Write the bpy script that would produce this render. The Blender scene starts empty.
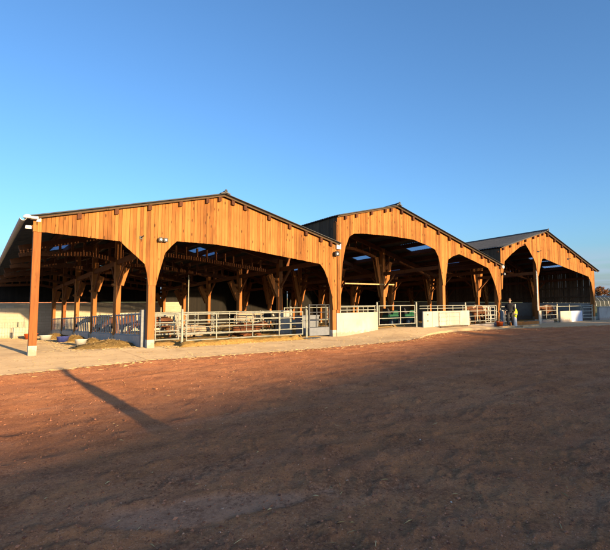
import bpy, math, random
import numpy as np
from mathutils import Vector, Matrix, noise as mnoise

# ------------------------------------------------------------------ camera, sky, sun, exposure
S = bpy.context.scene
COL = S.collection
rad = math.radians
cam_data = bpy.data.cameras.new('camera')
cam = bpy.data.objects.new('camera', cam_data)
COL.objects.link(cam)
S.camera = cam
cam.location = (0, 0, 1.7)
cam.rotation_euler = (rad(90 + 4.4), 0, rad(-36))
cam_data.sensor_fit = 'HORIZONTAL'
cam_data.sensor_width = 36
cam_data.lens = 36 * 460 / 610
cam_data.shift_y = -12 / 610
cam_data.clip_start = 0.05
cam_data.clip_end = 6000

SUN_EL, SUN_AZ = 7.2, 2.4        # the sun stands behind the camera, 2.4 degrees east of -Y
W = bpy.data.worlds.new('World')
S.world = W
W.use_nodes = True
wn, wl = W.node_tree.nodes, W.node_tree.links
wn.clear()
sky = wn.new('ShaderNodeTexSky')
sky.sky_type = 'NISHITA'
sky.sun_disc = False
sky.sun_elevation = rad(SUN_EL)
sky.sun_rotation = rad(180 - SUN_AZ)
sky.air_density = 0.9
sky.dust_density = 1.6
sky.ozone_density = 3.8
bg = wn.new('ShaderNodeBackground')
bg.inputs['Strength'].default_value = 0.15
wo = wn.new('ShaderNodeOutputWorld')
# thin low cloud banks above the horizon
tcw = wn.new('ShaderNodeTexCoord'); mp = wn.new('ShaderNodeMapping'); mp.inputs['Scale'].default_value = (3, 3, 34)
wl.new(tcw.outputs['Generated'], mp.inputs[0])
nz = wn.new('ShaderNodeTexNoise'); nz.inputs['Scale'].default_value = 1.3; nz.inputs['Detail'].default_value = 6; nz.inputs['Distortion'].default_value = .3
wl.new(mp.outputs[0], nz.inputs['Vector'])
sx = wn.new('ShaderNodeSeparateXYZ'); wl.new(tcw.outputs['Generated'], sx.inputs[0])
el = wn.new('ShaderNodeValToRGB'); e = el.color_ramp.elements
e[0].position = 0.0; e[0].color = (.35,.35,.35,1); e[1].position = .1; e[1].color = (0,0,0,1)
q = e.new(.018); q.color = (1,1,1,1); q = e.new(.07); q.color = (.75,.75,.75,1)
wl.new(sx.outputs[2], el.inputs[0])
cr = wn.new('ShaderNodeValToRGB'); cr.color_ramp.elements[0].position = .36; cr.color_ramp.elements[1].position = .56
wl.new(nz.outputs['Fac'], cr.inputs[0])
mu = wn.new('ShaderNodeMath'); mu.operation = 'MULTIPLY'; wl.new(el.outputs[0], mu.inputs[0]); wl.new(cr.outputs[0], mu.inputs[1])
mu2 = wn.new('ShaderNodeMath'); mu2.operation = 'MULTIPLY'; mu2.inputs[1].default_value = .8; wl.new(mu.outputs[0], mu2.inputs[0])
mc = wn.new('ShaderNodeMix'); mc.data_type = 'RGBA'; mc.inputs[7].default_value = (1.25, 1.6, 2.15, 1)
wl.new(mu2.outputs[0], mc.inputs[0]); wl.new(sky.outputs[0], mc.inputs[6])
wl.new(mc.outputs[2], bg.inputs[0])
wl.new(bg.outputs[0], wo.inputs[0])

sun_data = bpy.data.lights.new('sun', 'SUN')
sun_data.energy = 5.0
sun_data.angle = rad(0.5)
sun_data.color = (1.0, 0.68, 0.34)
sun = bpy.data.objects.new('sun', sun_data)
COL.objects.link(sun)
sun.location = (0, -30, 30)
sdir = Vector((-math.sin(rad(SUN_AZ)) * math.cos(rad(SUN_EL)), math.cos(rad(SUN_AZ)) * math.cos(rad(SUN_EL)), -math.sin(rad(SUN_EL))))
sun.rotation_euler = sdir.to_track_quat('-Z', 'Y').to_euler()

vs = S.view_settings
vs.view_transform = 'Standard'
vs.look = 'None'
vs.gamma = 1
vs.use_curve_mapping = False
vs.exposure = 1.27

R = random.Random(7)
FY = 15.70                      # front face of the barns
def fall(x, y):
    """the barns run down a gentle slope: everything behind the front drops 4.5 cm per metre"""
    t = min(1,max(0,(x-39.6)/7.4)); return -.045*min(max(y-FY-.3,0),23.5)*(1-t*t*(3-2*t))

# ------------------------------------------------------------------ helpers
class MB:
    """collects shapes (world coordinates) into one mesh"""
    def __init__(s): s.v = []; s.f = []; s.r = []; s.m = []; s.cur = 0.5; s.mi = 0
    def add(s, vs_, fs, rnd=None):
        b = len(s.v); s.v += [tuple(p) for p in vs_]
        for f in fs:
            s.f.append(tuple(i + b for i in f)); s.r.append(s.cur if rnd is None else rnd); s.m.append(s.mi)
        return s
    def box(s, x0, x1, y0, y1, z0, z1, rnd=None):
        return s.add([(x0,y0,z0),(x1,y0,z0),(x1,y1,z0),(x0,y1,z0),(x0,y0,z1),(x1,y0,z1),(x1,y1,z1),(x0,y1,z1)],
              [(0,3,2,1),(4,5,6,7),(0,1,5,4),(1,2,6,5),(2,3,7,6),(3,0,4,7)], rnd)
    def bev(s, x0, x1, y0, y1, z0, z1, b=0.01, rnd=None):
        """a box with its upright edges and top edge chamfered"""
        def ring(x0,x1,y0,y1,z,b): return [(x0+b,y0,z),(x1-b,y0,z),(x1,y0+b,z),(x1,y1-b,z),(x1-b,y1,z),(x0+b,y1,z),(x0,y1-b,z),(x0,y0+b,z)]
        vs_ = ring(x0,x1,y0,y1,z0,b)+ring(x0,x1,y0,y1,z1-b,b)+ring(x0+b,x1-b,y0+b,y1-b,z1,b*.5)
        fs = [tuple(range(7,-1,-1)), tuple(range(16,24))]
        for k in range(2):
            for i in range(8): fs.append((k*8+i, k*8+(i+1)%8, k*8+8+(i+1)%8, k*8+8+i))
        return s.add(vs_, fs, rnd)
    def prism(s, poly, y0, y1, rnd=None):
        """polygon in XZ extruded along Y"""
        n = len(poly)
        a = sum(poly[i][0]*poly[(i+1)%n][1]-poly[(i+1)%n][0]*poly[i][1] for i in range(n))
        if a < 0: poly = poly[::-1]
        vs_ = [(x,y0,z) for x,z in poly]+[(x,y1,z) for x,z in poly]
        fs = [tuple(range(n)), tuple(range(2*n-1,n-1,-1))]
        for i in range(n): j=(i+1)%n; fs.append((i,n+i,n+j,j))
        return s.add(vs_, fs, rnd)
    def beam(s, p, q, w, h, rnd=None, up=(0,0,1)):
        p, q = Vector(p), Vector(q); d = (q-p).normalized()
        a = d.cross(Vector(up))
        if a.length < 1e-3: a = d.cross(Vector((0,1,0)))
        a.normalize(); b = a.cross(d).normalized()
        a *= w/2; b *= h/2
        c = [p-a-b,p+a-b,p+a+b,p-a+b,q-a-b,q+a-b,q+a+b,q-a+b]
        return s.add(c, [(0,1,2,3),(7,6,5,4),(0,4,5,1),(1,5,6,2),(2,6,7,3),(3,7,4,0)], rnd)
    def tube(s, p, q, r, n=8, r2=None, rnd=None, caps=True):
        p, q = Vector(p), Vector(q); d = (q-p).normalized(); r2 = r if r2 is None else r2
        a = d.cross(Vector((0,0,1)))
        if a.length < 1e-3: a = Vector((1,0,0))
        a.normalize(); b = d.cross(a)
        vs_ = []
        for c, rr in ((p,r),(q,r2)):
            for i in range(n):
                t = 2*math.pi*i/n; vs_.append(c+a*(rr*math.cos(t))+b*(rr*math.sin(t)))
        fs = [(i,(i+1)%n,n+(i+1)%n,n+i) for i in range(n)]
        if caps: fs += [tuple(range(n-1,-1,-1)), tuple(range(n,2*n))]
        return s.add(vs_, fs, rnd)
    def path(s, pts, r, n=8):
        for a, b in zip(pts[:-1], pts[1:]): s.tube(a, b, r, n)
        return s
    def lathe(s, prof, c=(0,0,0), n=20, rnd=None):
        """profile [(r, z)] turned about the upright axis at c"""
        vs_ = []; fs = []
        for r_, z in prof:
            for i in range(n):
                t = 2*math.pi*i/n; vs_.append((c[0]+r_*math.cos(t), c[1]+r_*math.sin(t), c[2]+z))
        for k in range(len(prof)-1):
            for i in range(n): fs.append((k*n+i,k*n+(i+1)%n,(k+1)*n+(i+1)%n,(k+1)*n+i))
        return s.add(vs_, fs, rnd)

ORG = {}
def obj(name, mb, mat, parent=None, smooth=False, loc=None, level=False):
    if loc: loc = (loc[0],loc[1],loc[2]+fall(loc[0],loc[1]))
    if not level and not (parent and parent.get('_local')): mb.v = [(x,y,z+fall(x,y)) for x,y,z in mb.v]
    o0 = ORG.get(parent.as_pointer(), Vector((0,0,0))) if parent else Vector(loc if loc else (0,0,0))
    me = bpy.data.meshes.new(name)
    me.from_pydata([(x-o0.x, y-o0.y, z-o0.z) for x,y,z in mb.v], [], mb.f)
    mats = mat if isinstance(mat, (list, tuple)) else [mat]
    for m in mats: me.materials.append(m)
    if len(mats) > 1: me.polygons.foreach_set('material_index', mb.m)
    at = me.attributes.new('rnd', 'FLOAT', 'FACE'); at.data.foreach_set('value', mb.r)
    if smooth: me.polygons.foreach_set('use_smooth', [True]*len(me.polygons))
    me.update()
    o = bpy.data.objects.new(name, me); COL.objects.link(o)
    if parent: o.parent = parent
    else: o.location = o0
    ORG[o.as_pointer()] = o0
    return o
def tag(o, label, cat, group=None):
    o['label'] = label; o['category'] = cat
    if group: o['group'] = group
    elif 'group' in o: del o['group']
    return o
def struct(o, kind='structure', label=None):
    o['kind'] = kind
    if label: o['label'] = label
    return o
def thing(name, label, cat, loc, group=None):
    loc = (loc[0],loc[1],loc[2]+fall(loc[0],loc[1]))
    o = bpy.data.objects.new(name, None); COL.objects.link(o); o.location = loc
    o.empty_display_size = .3
    ORG[o.as_pointer()] = Vector(loc)
    return tag(o, label, cat, group)
def dup(o, loc=None, rz=None, label=None, group=None, parent=None, scale=None):
    c = o.copy(); COL.objects.link(c)
    if parent: c.parent = parent
    for ch in o.children: dup(ch, parent=c)
    if loc is not None: c.location = loc
    if rz is not None: c.rotation_euler = (0,0,rz)
    if label: c['label'] = label
    if group: c['group'] = group
    if scale: c.scale = scale
    return c

# ------------------------------------------------------------------ materials
class NT:
    def __init__(s, name):
        s.m = bpy.data.materials.new(name); s.m.use_nodes = True
        s.n = s.m.node_tree.nodes; s.l = s.m.node_tree.links; s.n.clear()
        s.out = s.n.new('ShaderNodeOutputMaterial'); s.b = s.n.new('ShaderNodeBsdfPrincipled')
        s.l.new(s.b.outputs[0], s.out.inputs[0])
        s.tc = s.n.new('ShaderNodeTexCoord')
    def link(s, a, b): s.l.new(a, b)
    def mapping(s, scale=(1,1,1), src='Object'):
        m = s.n.new('ShaderNodeMapping'); m.inputs['Scale'].default_value = scale
        s.link(s.tc.outputs[src], m.inputs[0]); return m.outputs[0]
    def noise(s, scale, detail=4, vec=None, rough=.55, dist=0):
        t = s.n.new('ShaderNodeTexNoise'); t.inputs['Scale'].default_value = scale; t.inputs['Detail'].default_value = detail
        t.inputs['Roughness'].default_value = rough; t.inputs['Distortion'].default_value = dist
        s.link(vec if vec else s.tc.outputs['Object'], t.inputs['Vector']); return t.outputs['Fac']
    def ramp(s, fac, stops):
        r = s.n.new('ShaderNodeValToRGB'); e = r.color_ramp.elements
        while len(e) < len(stops): e.new(.5)
        for i,(p,c) in enumerate(stops):
            e[i].position = p; e[i].color = (*c,1) if len(c)==3 else c
        s.link(fac, r.inputs[0]); return r.outputs[0]
    def mix(s, fac, a, b, mode='MIX'):
        m = s.n.new('ShaderNodeMix'); m.data_type = 'RGBA'; m.blend_type = mode
        for sock, v in ((m.inputs[0],fac),(m.inputs[6],a),(m.inputs[7],b)):
            if hasattr(v,'links'): s.link(v, sock)
            elif isinstance(v,(int,float)): sock.default_value = v
            else: sock.default_value = (*v,1)
        return m.outputs[2]
    def math(s, op, a, b=0):
        m = s.n.new('ShaderNodeMath'); m.operation = op
        for sock, v in ((m.inputs[0],a),(m.inputs[1],b)):
            if hasattr(v,'links'): s.link(v, sock)
            else: sock.default_value = v
        return m.outputs[0]
    def attr(s, name='rnd'):
        a = s.n.new('ShaderNodeAttribute'); a.attribute_name = name; return a.outputs['Fac']
    def bump(s, h, strength=.3, dist=.02):
        b = s.n.new('ShaderNodeBump'); b.inputs['Strength'].default_value = strength; b.inputs['Distance'].default_value = dist
        s.link(h, b.inputs['Height']); s.link(b.outputs[0], s.b.inputs['Normal'])
    def fin(s, col=None, rough=.8, metal=0, spec=.3, drough=0):
        if col is not None:
            if hasattr(col,'links'): s.link(col, s.b.inputs['Base Color'])
            else: s.b.inputs['Base Color'].default_value = (*col,1)
        s.b.inputs['Roughness'].default_value = rough; s.b.inputs['Metallic'].default_value = metal
        s.b.inputs['Specular IOR Level'].default_value = spec
        if drough: s.b.inputs['Diffuse Roughness'].default_value = drough
        return s.m

def mat_boards(name, dark, mid, light, rough=.8):
    t = NT(name)
    g = t.noise(1.0, 5, t.mapping((38,38,1.6)), .6, .6)
    big = t.noise(.9, 3)
    r = t.attr()
    k = t.math('ADD', t.math('MULTIPLY', g, .55), t.math('ADD', t.math('MULTIPLY', r, .3), t.math('MULTIPLY', big, .3)))
    c = t.ramp(k, [(.3,dark),(.53,mid),(.78,light)])
    # knots
    v = t.n.new('ShaderNodeTexVoronoi'); v.inputs['Scale'].default_value = 1.0
    t.link(t.mapping((7,7,2.6)), v.inputs['Vector'])
    kn = t.ramp(v.outputs['Distance'], [(.0,(1,1,1)),(.13,(.85,.85,.85)),(.2,(0,0,0))])
    kn = t.math('MULTIPLY', kn, t.ramp(v.outputs['Color'], [(.35,(0,0,0)),(.55,(.8,.8,.8))]))
    c = t.mix(kn, c, tuple(x*.35 for x in dark))
    st = t.ramp(t.noise(2.2, 4, t.mapping((3,3,.5))), [(.58,(0,0,0)),(.75,(.45,.45,.45))])
    c = t.mix(st, c, tuple(x*.6 for x in dark))
    t.bump(g, .35, .006)
    return t.fin(c, rough, drough=.6)
def mat_simple(name, c1, c2, scale=4, rough=.7, metal=0, bump=.2, spec=.3, bd=.01, detail=5, drough=0):
    t = NT(name); n = t.noise(scale, detail)
    c = t.ramp(n, [(.3,c1),(.7,c2)])
    if bump: t.bump(t.noise(scale*6, 4), bump, bd)
    return t.fin(c, rough, metal, spec, drough)

M = {}
M['board'] = mat_boards('larch_cladding_boards', (.115,.038,.008), (.31,.125,.027), (.45,.205,.053))
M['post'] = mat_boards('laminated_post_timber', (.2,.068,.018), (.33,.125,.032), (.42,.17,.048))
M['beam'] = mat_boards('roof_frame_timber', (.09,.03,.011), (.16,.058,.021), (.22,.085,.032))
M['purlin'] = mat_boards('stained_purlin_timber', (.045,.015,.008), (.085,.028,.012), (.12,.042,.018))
M['old_board'] = mat_boards('weathered_side_boards', (.05,.03,.017), (.1,.06,.033), (.16,.1,.055))
M['shaded_board'] = mat_boards('shaded_end_boards', (.003,.0025,.002), (.007,.0055,.0045), (.013,.01,.008))  # near-black end boards: the deep shade inside the barns is put into the colour
M['roof'] = mat_simple('fibre_cement_roof_sheet', (.055,.06,.065), (.1,.105,.108), 3, .75, 0, .15)
M['ridge'] = mat_simple('ridge_cap_metal', (.07,.075,.08), (.11,.115,.12), 3, .6)
def mat_conc(name, a, b, stain, sc=1.3, rough=.9, bump=.5, splash=False, joints=False):
    t = NT(name)
    c = t.ramp(t.noise(sc, 6), [(.3,a),(.7,b)])
    if joints:
        br = t.n.new('ShaderNodeTexBrick'); t.link(t.mapping((.25,.3,1)), br.inputs['Vector'])
        br.inputs['Scale'].default_value = 1; br.inputs['Brick Width'].default_value = 1.0; br.inputs['Row Height'].default_value = 1.0; br.offset = 0
        br.inputs['Mortar Size'].default_value = .006; br.inputs['Color1'].default_value = (0,0,0,1); br.inputs['Color2'].default_value = (.12,.12,.12,1); br.inputs['Mortar'].default_value = (1,1,1,1)
        c = t.mix(t.math('MULTIPLY', br.outputs['Color'], .6), c, stain)
        c = t.mix(t.ramp(t.noise(1.4, 8, rough=.75, dist=1.2), [(.56,(0,0,0)),(.66,(.6,.6,.6))]), c, tuple(x*.62 for x in stain))
    c = t.mix(t.ramp(t.noise(sc*.6, 7, rough=.7, dist=.6), [(.5,(0,0,0)),(.72,(.75,.75,.75))]), c, stain)
    c = t.mix(t.ramp(t.noise(sc*45, 3), [(.55,(0,0,0)),(.8,(.35,.35,.35))]), c, stain)
    if splash:
        sp = t.n.new('ShaderNodeSeparateXYZ'); t.link(t.tc.outputs['Object'], sp.inputs[0])
        k = t.math('ADD', sp.outputs[2], t.math('MULTIPLY', t.noise(5, 7, rough=.75), -.75))
        c = t.mix(t.ramp(k, [(.0,(0,0,0))]) if 0 else t.math('MULTIPLY', t.math('LESS_THAN', k, -.18), .4), c, (.25,.14,.075))
        c = t.mix(t.ramp(t.noise(1, 6, t.mapping((9,9,.9)), .7), [(.55,(0,0,0)),(.75,(.4,.4,.4))]), c, stain)
    t.bump(t.noise(sc*30, 6, rough=.7), bump, .02)
    return t.fin(c, rough, drough=1)
M['apron'] = mat_conc('yard_concrete', (.42,.315,.185), (.53,.405,.245), (.29,.2,.115), .8, .92, .9, joints=True)
M['white_conc'] = mat_conc('pale_cast_concrete', (.5,.46,.38), (.62,.58,.49), (.38,.32,.25), 1.1, .85, .25, splash=True)
M['grey_conc'] = mat_conc('grey_cast_concrete', (.3,.3,.3), (.4,.4,.39), (.22,.2,.18), 1.2, .85, .3, splash=True)
def mat_block():
    t = NT('concrete_block_wall')
    sw = t.n.new('ShaderNodeSeparateXYZ'); t.link(t.tc.outputs['Object'], sw.inputs[0])
    cb = t.n.new('ShaderNodeCombineXYZ'); t.link(t.math('ADD', sw.outputs[0], sw.outputs[1]), cb.inputs[0]); t.link(sw.outputs[2], cb.inputs[1])
    br = t.n.new('ShaderNodeTexBrick'); t.link(cb.outputs[0], br.inputs['Vector'])
    br.inputs['Scale'].default_value = 1; br.inputs['Brick Width'].default_value = .5; br.inputs['Row Height'].default_value = .2
    br.inputs['Mortar Size'].default_value = .008
    br.inputs['Color1'].default_value = (.5,.45,.36,1); br.inputs['Color2'].default_value = (.43,.385,.3,1); br.inputs['Mortar'].default_value = (.33,.3,.24,1)
    c = t.mix(t.ramp(t.noise(1.1,6), [(.5,(0,0,0)),(.75,(.6,.6,.6))]), br.outputs['Color'], (.34,.28,.2))
    t.bump(t.noise(30,4), .3, .01)
    return t.fin(c, .9, drough=.5)
M['block'] = mat_block()
def mat_galv():
    t = NT('galvanised_tube'); c = t.ramp(t.noise(5, 6), [(.3,(.2,.215,.19)),(.7,(.34,.35,.3))])
    c = t.mix(t.ramp(t.noise(7, 8, rough=.75), [(.58,(0,0,0)),(.68,(.75,.75,.75))]), c, (.2,.12,.06))
    return t.fin(c, .5, .15, .4)
M['galv'] = mat_galv()
M['galv_dull'] = mat_simple('dull_galvanised_steel', (.34,.36,.36), (.45,.47,.46), 8, .55, .3, .05, .4)
M['galv_old'] = mat_simple('old_galvanised_steel', (.15,.17,.19), (.22,.24,.26), 8, .6, .2, .05, .3)
M['dark_steel'] = mat_simple('dark_gate_steel', (.05,.055,.065), (.09,.1,.115), 8, .5, .3, .05)
M['black'] = mat_simple('black_plastic', (.02,.02,.022), (.035,.035,.038), 10, .45, 0, 0)
M['white'] = mat_simple('white_plastic', (.68,.68,.66), (.78,.78,.75), 10, .4, 0, 0, .4)
M['blue'] = mat_simple('blue_plastic', (.05,.07,.32), (.08,.11,.42), 10, .4, 0, 0, .4)
M['orange'] = mat_simple('orange_plastic', (.6,.1,.02), (.7,.14,.03), 10, .45, 0, 0, .4)
M['green'] = mat_simple('green_paint', (.012,.075,.035), (.016,.11,.05), 6, .45, 0, .05, .4)
M['panel_shade'] = mat_simple('shade_tinted_panel', (.36,.42,.55), (.43,.49,.62), 4, .6, 0, .05)  # blue tint puts the shade on the right-hand panel into its colour
M['grey_plastic'] = mat_simple('grey_plastic', (.13,.15,.18), (.18,.2,.235), 6, .5, 0, .05)
M['glass'] = mat_simple('lamp_glass', (.75,.77,.8), (.85,.86,.88), 6, .1, 0, 0, .6)
M['tunnel'] = mat_simple('shaded_tunnel_sheet', (.014,.02,.022), (.026,.033,.035), 1.5, .8, 0, 0)  # cover colour darkened to stand for the shade on the tunnel
M['pine'] = mat_simple('planed_pine_plank', (.4,.26,.13), (.52,.36,.19), 5, .75, 0, .1)
M['straw'] = mat_simple('straw', (.34,.2,.05), (.58,.38,.12), 14, .85, 0, .9, .2, .05, 8, .5)
M['hay'] = mat_simple('dry_hay', (.2,.13,.04), (.4,.27,.1), 12, .9, 0, 1, .2, .06, 8, .5)
M['bedding'] = mat_simple('straw_bedding', (.22,.14,.05), (.42,.27,.1), 3, .95, 0, .8, .2, .05, 8, .3)
M['bark'] = mat_simple('tree_bark', (.06,.045,.03), (.13,.1,.07), 9, .9, 0, .6)
def mat_leaf(name, a, b):
    t = NT(name)
    c = t.ramp(t.attr(), [(0,a),(1,b)])
    t.fin(c, .7)
    tr = t.n.new('ShaderNodeBsdfTranslucent'); t.link(c, tr.inputs[0])
    mx = t.n.new('ShaderNodeMixShader'); mx.inputs[0].default_value = .25
    t.link(t.b.outputs[0], mx.inputs[1]); t.link(tr.outputs[0], mx.inputs[2]); t.link(mx.outputs[0], t.out.inputs[0])
    return t.m
M['leaf_green'] = mat_leaf('green_leaves', (.035,.06,.018), (.085,.12,.035))
M['leaf_autumn'] = mat_leaf('autumn_leaves', (.13,.05,.015), (.26,.12,.035))
M['leaf_dark'] = mat_leaf('dark_needles', (.02,.035,.015), (.045,.07,.028))
def mat_skylight():
    t = NT('translucent_roof_light')
    tr = t.n.new('ShaderNodeBsdfTranslucent'); tr.inputs[0].default_value = (.62,.7,.8,1)
    tp = t.n.new('ShaderNodeBsdfTransparent'); tp.inputs[0].default_value = (.8,.88,.95,1)
    df = t.n.new('ShaderNodeMixShader'); df.inputs[0].default_value = .45
    t.link(tr.outputs[0], df.inputs[1]); t.link(tp.outputs[0], df.inputs[2])
    t.link(df.outputs[0], t.out.inputs[0]); return t.m
M['skylight'] = mat_skylight()
def mat_dirt():
    t = NT('red_dirt_ground')
    c = t.ramp(t.noise(.3, 8, rough=.62), [(.3,(.45,.185,.075)),(.5,(.54,.225,.094)),(.7,(.6,.275,.125))])
    # damp darker areas, pale dusty streaks along the vehicle track
    c = t.mix(t.ramp(t.noise(1.1, 8, rough=.68, dist=.4), [(.46,(0,0,0)),(.66,(.5,.5,.5))]), c, (.4,.17,.095))
    c = t.mix(t.ramp(t.noise(1, 7, t.mapping((.3,1.9,1)), .62, .5), [(.5,(0,0,0)),(.68,(.5,.5,.5))]), c, (.56,.3,.17))
    # broken surface at the size of clods, then grit
    c = t.mix(t.ramp(t.noise(8, 10, rough=.85, dist=.3), [(.5,(0,0,0)),(.6,(.65,.65,.65))]), c, (.38,.155,.08))
    c = t.mix(t.ramp(t.noise(30, 8, rough=.85), [(.51,(0,0,0)),(.59,(.8,.8,.8))]), c, (.27,.112,.062))
    c = t.mix(t.math('MULTIPLY', t.attr('patch'), .6), c, (.62,.33,.2))
    c = t.mix(t.ramp(t.noise(70, 5, rough=.8), [(.57,(0,0,0)),(.66,(.85,.85,.85))]), c, (.75,.46,.32))
    c = t.mix(t.ramp(t.noise(40, 5, rough=.7), [(.3,(.9,.9,.9)),(.4,(0,0,0))]), c, (.14,.062,.04))
    c = t.mix(t.math('MULTIPLY', t.ramp(t.noise(1.7, 5, rough=.6), [(.45,(0,0,0)),(.6,(1,1,1))]), t.ramp(t.noise(22, 8, rough=.85), [(.47,(0,0,0)),(.54,(.7,.7,.7))])), c, (.2,.082,.045))
    h = t.math('ADD', t.noise(60, 8, rough=.8), t.math('MULTIPLY', t.noise(12, 9, rough=.75), 2.2))
    t.bump(h, .7, .025)
    return t.fin(c, 1.0, spec=.02, drough=1)
M['dirt'] = mat_dirt()
def mat_grass():
    t = NT('field_grass')
    c = t.ramp(t.noise(.12, 7), [(.3,(.06,.085,.022)),(.7,(.14,.13,.04))])
    t.bump(t.noise(3,5), .8, .2); return t.fin(c, .95, drough=1)
M['grass'] = mat_grass()

# ------------------------------------------------------------------ ground
EDGE = [(-60,11.6),(-10,11.75),(0.6,12.05),(2.0,12.25),(4.05,12.7),(6,12.5),(8.74,12.3),(12.5,12.4),(14.4,12.6),(15.6,13.1),(17,13.75),(18.6,14.2),(20.2,14.45),(22.5,14.35),(24.9,13.9),(28,13.2),(31.6,12.5),(38,12.2),(75,12.0)]
EX = np.array([e[0] for e in EDGE]); EY = np.array([e[1] for e in EDGE])
def edge_y(x): return np.interp(x, EX, EY)
_rs = np.random.RandomState(5)
_T = _rs.rand(512,512)
def vnoise(x, y):
    xi = np.floor(x).astype(int); yi = np.floor(y).astype(int); fx = x-xi; fy = y-yi
    fx = fx*fx*(3-2*fx); fy = fy*fy*(3-2*fy)
    a = _T[xi%512, yi%512]; b = _T[(xi+1)%512, yi%512]; c = _T[xi%512,(yi+1)%512]; d = _T[(xi+1)%512,(yi+1)%512]
    return (a*(1-fx)+b*fx)*(1-fy)+(c*(1-fx)+d*fx)*fy
def fbm(x, y, o=5, g=.5):
    s = 0; a = 1; t = 0
    for i in range(o): s = s+a*vnoise(x*2**i+17.3*i, y*2**i+9.1*i); t += a; a *= g
    return s/t
def sstep(v, a, b):
    t = np.clip((v-a)/(b-a),0,1); return t*t*(3-2*t)
def dirt_z(x, y):
    r = np.hypot(x,y)
    calm = 1-.7*sstep(y-.33*x,3.5,6.5)
    fine = .036*(fbm(x*9,y*9,5,.6)-.5)*sstep(-r,-45,-12)*calm
    mid = .035*(fbm(x*1.2+5,y*1.2,4)-.5)*calm
    clod = .042*np.clip(fbm(x*6+40,y*6+3,4)-.57,0,1)*3*calm
    rut = .02*(fbm(x*.4+3,y*2.2+2,3)-.5)*2*calm
    pat = patch(x,y)
    # wheel tracks sweeping along the yard
    wob = .35*np.sin(x*.21)+.25*(fbm(x*.5,y*0+3,3)-.5)
    for t0, w in ((5.2,.16),(6.9,.16),(8.6,.13),(3.1,.14),(9.9,.13)):
        d = (y-(t0+.17*x+wob))/w
        rut = rut-(.016*np.exp(-d*d)-.007*np.exp(-((np.abs(d)-1.7)**2)*2.2))*sstep(fbm(x*.45+t0*3,y*.6,4),.38,.62)*(.4+.6*calm)
    z = (fine+mid*.8+clod+rut)*(1-.9*pat)-.012*pat
    z *= sstep(-r,-70,-30)
    e = edge_y(x)
    near = sstep(y, e-1.3, e-.1)                        # the dirt thins out onto the concrete
    z = z*(1-near*.5)+near*.036+.022*(fbm(x*2.5,y*2.5,4)-.5)*near
    z = z - .35*np.clip(y-e,0,.6)
    return z
def patch(x, y):
    u = (x-1.55)*.96+(y-3.6)*-.27; v = (x-1.55)*.27+(y-3.6)*.96
    w = fbm(x*2.2+8,y*2.2,4)-.5
    d = np.hypot(u/.95, v/.23)+w*1.3
    return sstep(-d,-1.1,-.85)

def grid_object(name, X, Y, Z, mat, attrs=None):
    ny, nx = X.shape
    me = bpy.data.meshes.new(name)
    co = np.stack([X,Y,Z],-1).reshape(-1,3).astype(np.float32)
    i = np.arange(ny*nx).reshape(ny,nx)
    q = np.stack([i[:-1,:-1],i[:-1,1:],i[1:,1:],i[1:,:-1]],-1).reshape(-1,4)
    me.vertices.add(len(co)); me.vertices.foreach_set('co', co.ravel())
    me.loops.add(q.size); me.loops.foreach_set('vertex_index', q.ravel().astype(np.int32))
    me.polygons.add(len(q)); me.polygons.foreach_set('loop_start', np.arange(0,q.size,4,dtype=np.int32))
    me.polygons.foreach_set('use_smooth', np.ones(len(q),bool))
    me.update(calc_edges=True)
    for k, v in (attrs or {}).items():
        a = me.attributes.new(k,'FLOAT','POINT'); a.data.foreach_set('value', v.ravel().astype(np.float32))
    me.materials.append(mat)
    o = bpy.data.objects.new(name, me); COL.objects.link(o); return o

rr = np.concatenate([[0.0,.35,.7], np.geomspace(1.0, 45, 420), np.geomspace(47, 3000, 40)])
c0 = 36.0
ang = np.concatenate([np.linspace(c0+58, c0-58, 760), np.linspace(c0-58, c0+58-360, 90)[1:]])  # bearings, clockwise from +Y, closing the circle
AR = np.radians(ang)
GX = rr[:,None]*np.sin(AR)[None,:]; GY = rr[:,None]*np.cos(AR)[None,:]
GX += 0; GZ = dirt_z(GX, GY)
inside = (GY > edge_y(GX)+.6)
GZ = np.where(inside & (np.hypot(GX,GY) > 5), -.16-.045*np.clip(GY-FY-.3,0,23.5)*(1-sstep(GX,39.6,47)), GZ)
g = grid_object('ground', GX[:, ::-1], GY[:, ::-1], GZ[:, ::-1], M['dirt'], {'patch': patch(GX,GY)[:, ::-1]})
struct(g)

# concrete apron and barn floor in one slab, rising to the middle barn
xs = np.concatenate([np.linspace(-60,-6,28), np.linspace(-5.8,45,255), np.linspace(46,75,20)])
ts = np.concatenate([np.linspace(0,3.4,36), np.linspace(3.8,26,46)])
AX = np.repeat(xs[None,:], len(ts), 0)
AY = edge_y(AX)+.06*(fbm(AX*1.7,AX*0,4)-.5)*4+ts[:,None]
AY = np.where(ts[:,None] > 3.5, ts[:,None]+12.6+.0*AX, AY)
def slab_z(x, y):
    up = .2*sstep(x,13.3,16.2)*sstep(y,12.9,15.75)*(1-sstep(x,22.6,25.2))
    return .03+up-.045*np.clip(y-FY-.3,0,23.5)*(1-sstep(x,39.6,47))+.012*(fbm(x*.8,y*.8,4)-.5)*2
AZ = slab_z(AX,AY)
AX = np.vstack([AX[:1],AX]); AY = np.vstack([AY[:1],AY]); AZ = np.vstack([AZ[:1]*0-.12,AZ])
apron = grid_object('concrete_yard', AX, AY, AZ, M['apron']); struct(apron)

# pasture beyond the yard
fm = MB(); fm.add([(47.5,17.5,.05),(900,17.5,.05),(900,700,.05),(47.5,700,.05)], [(0,1,2,3)])
struct(obj('field', fm, M['grass']))

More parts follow.
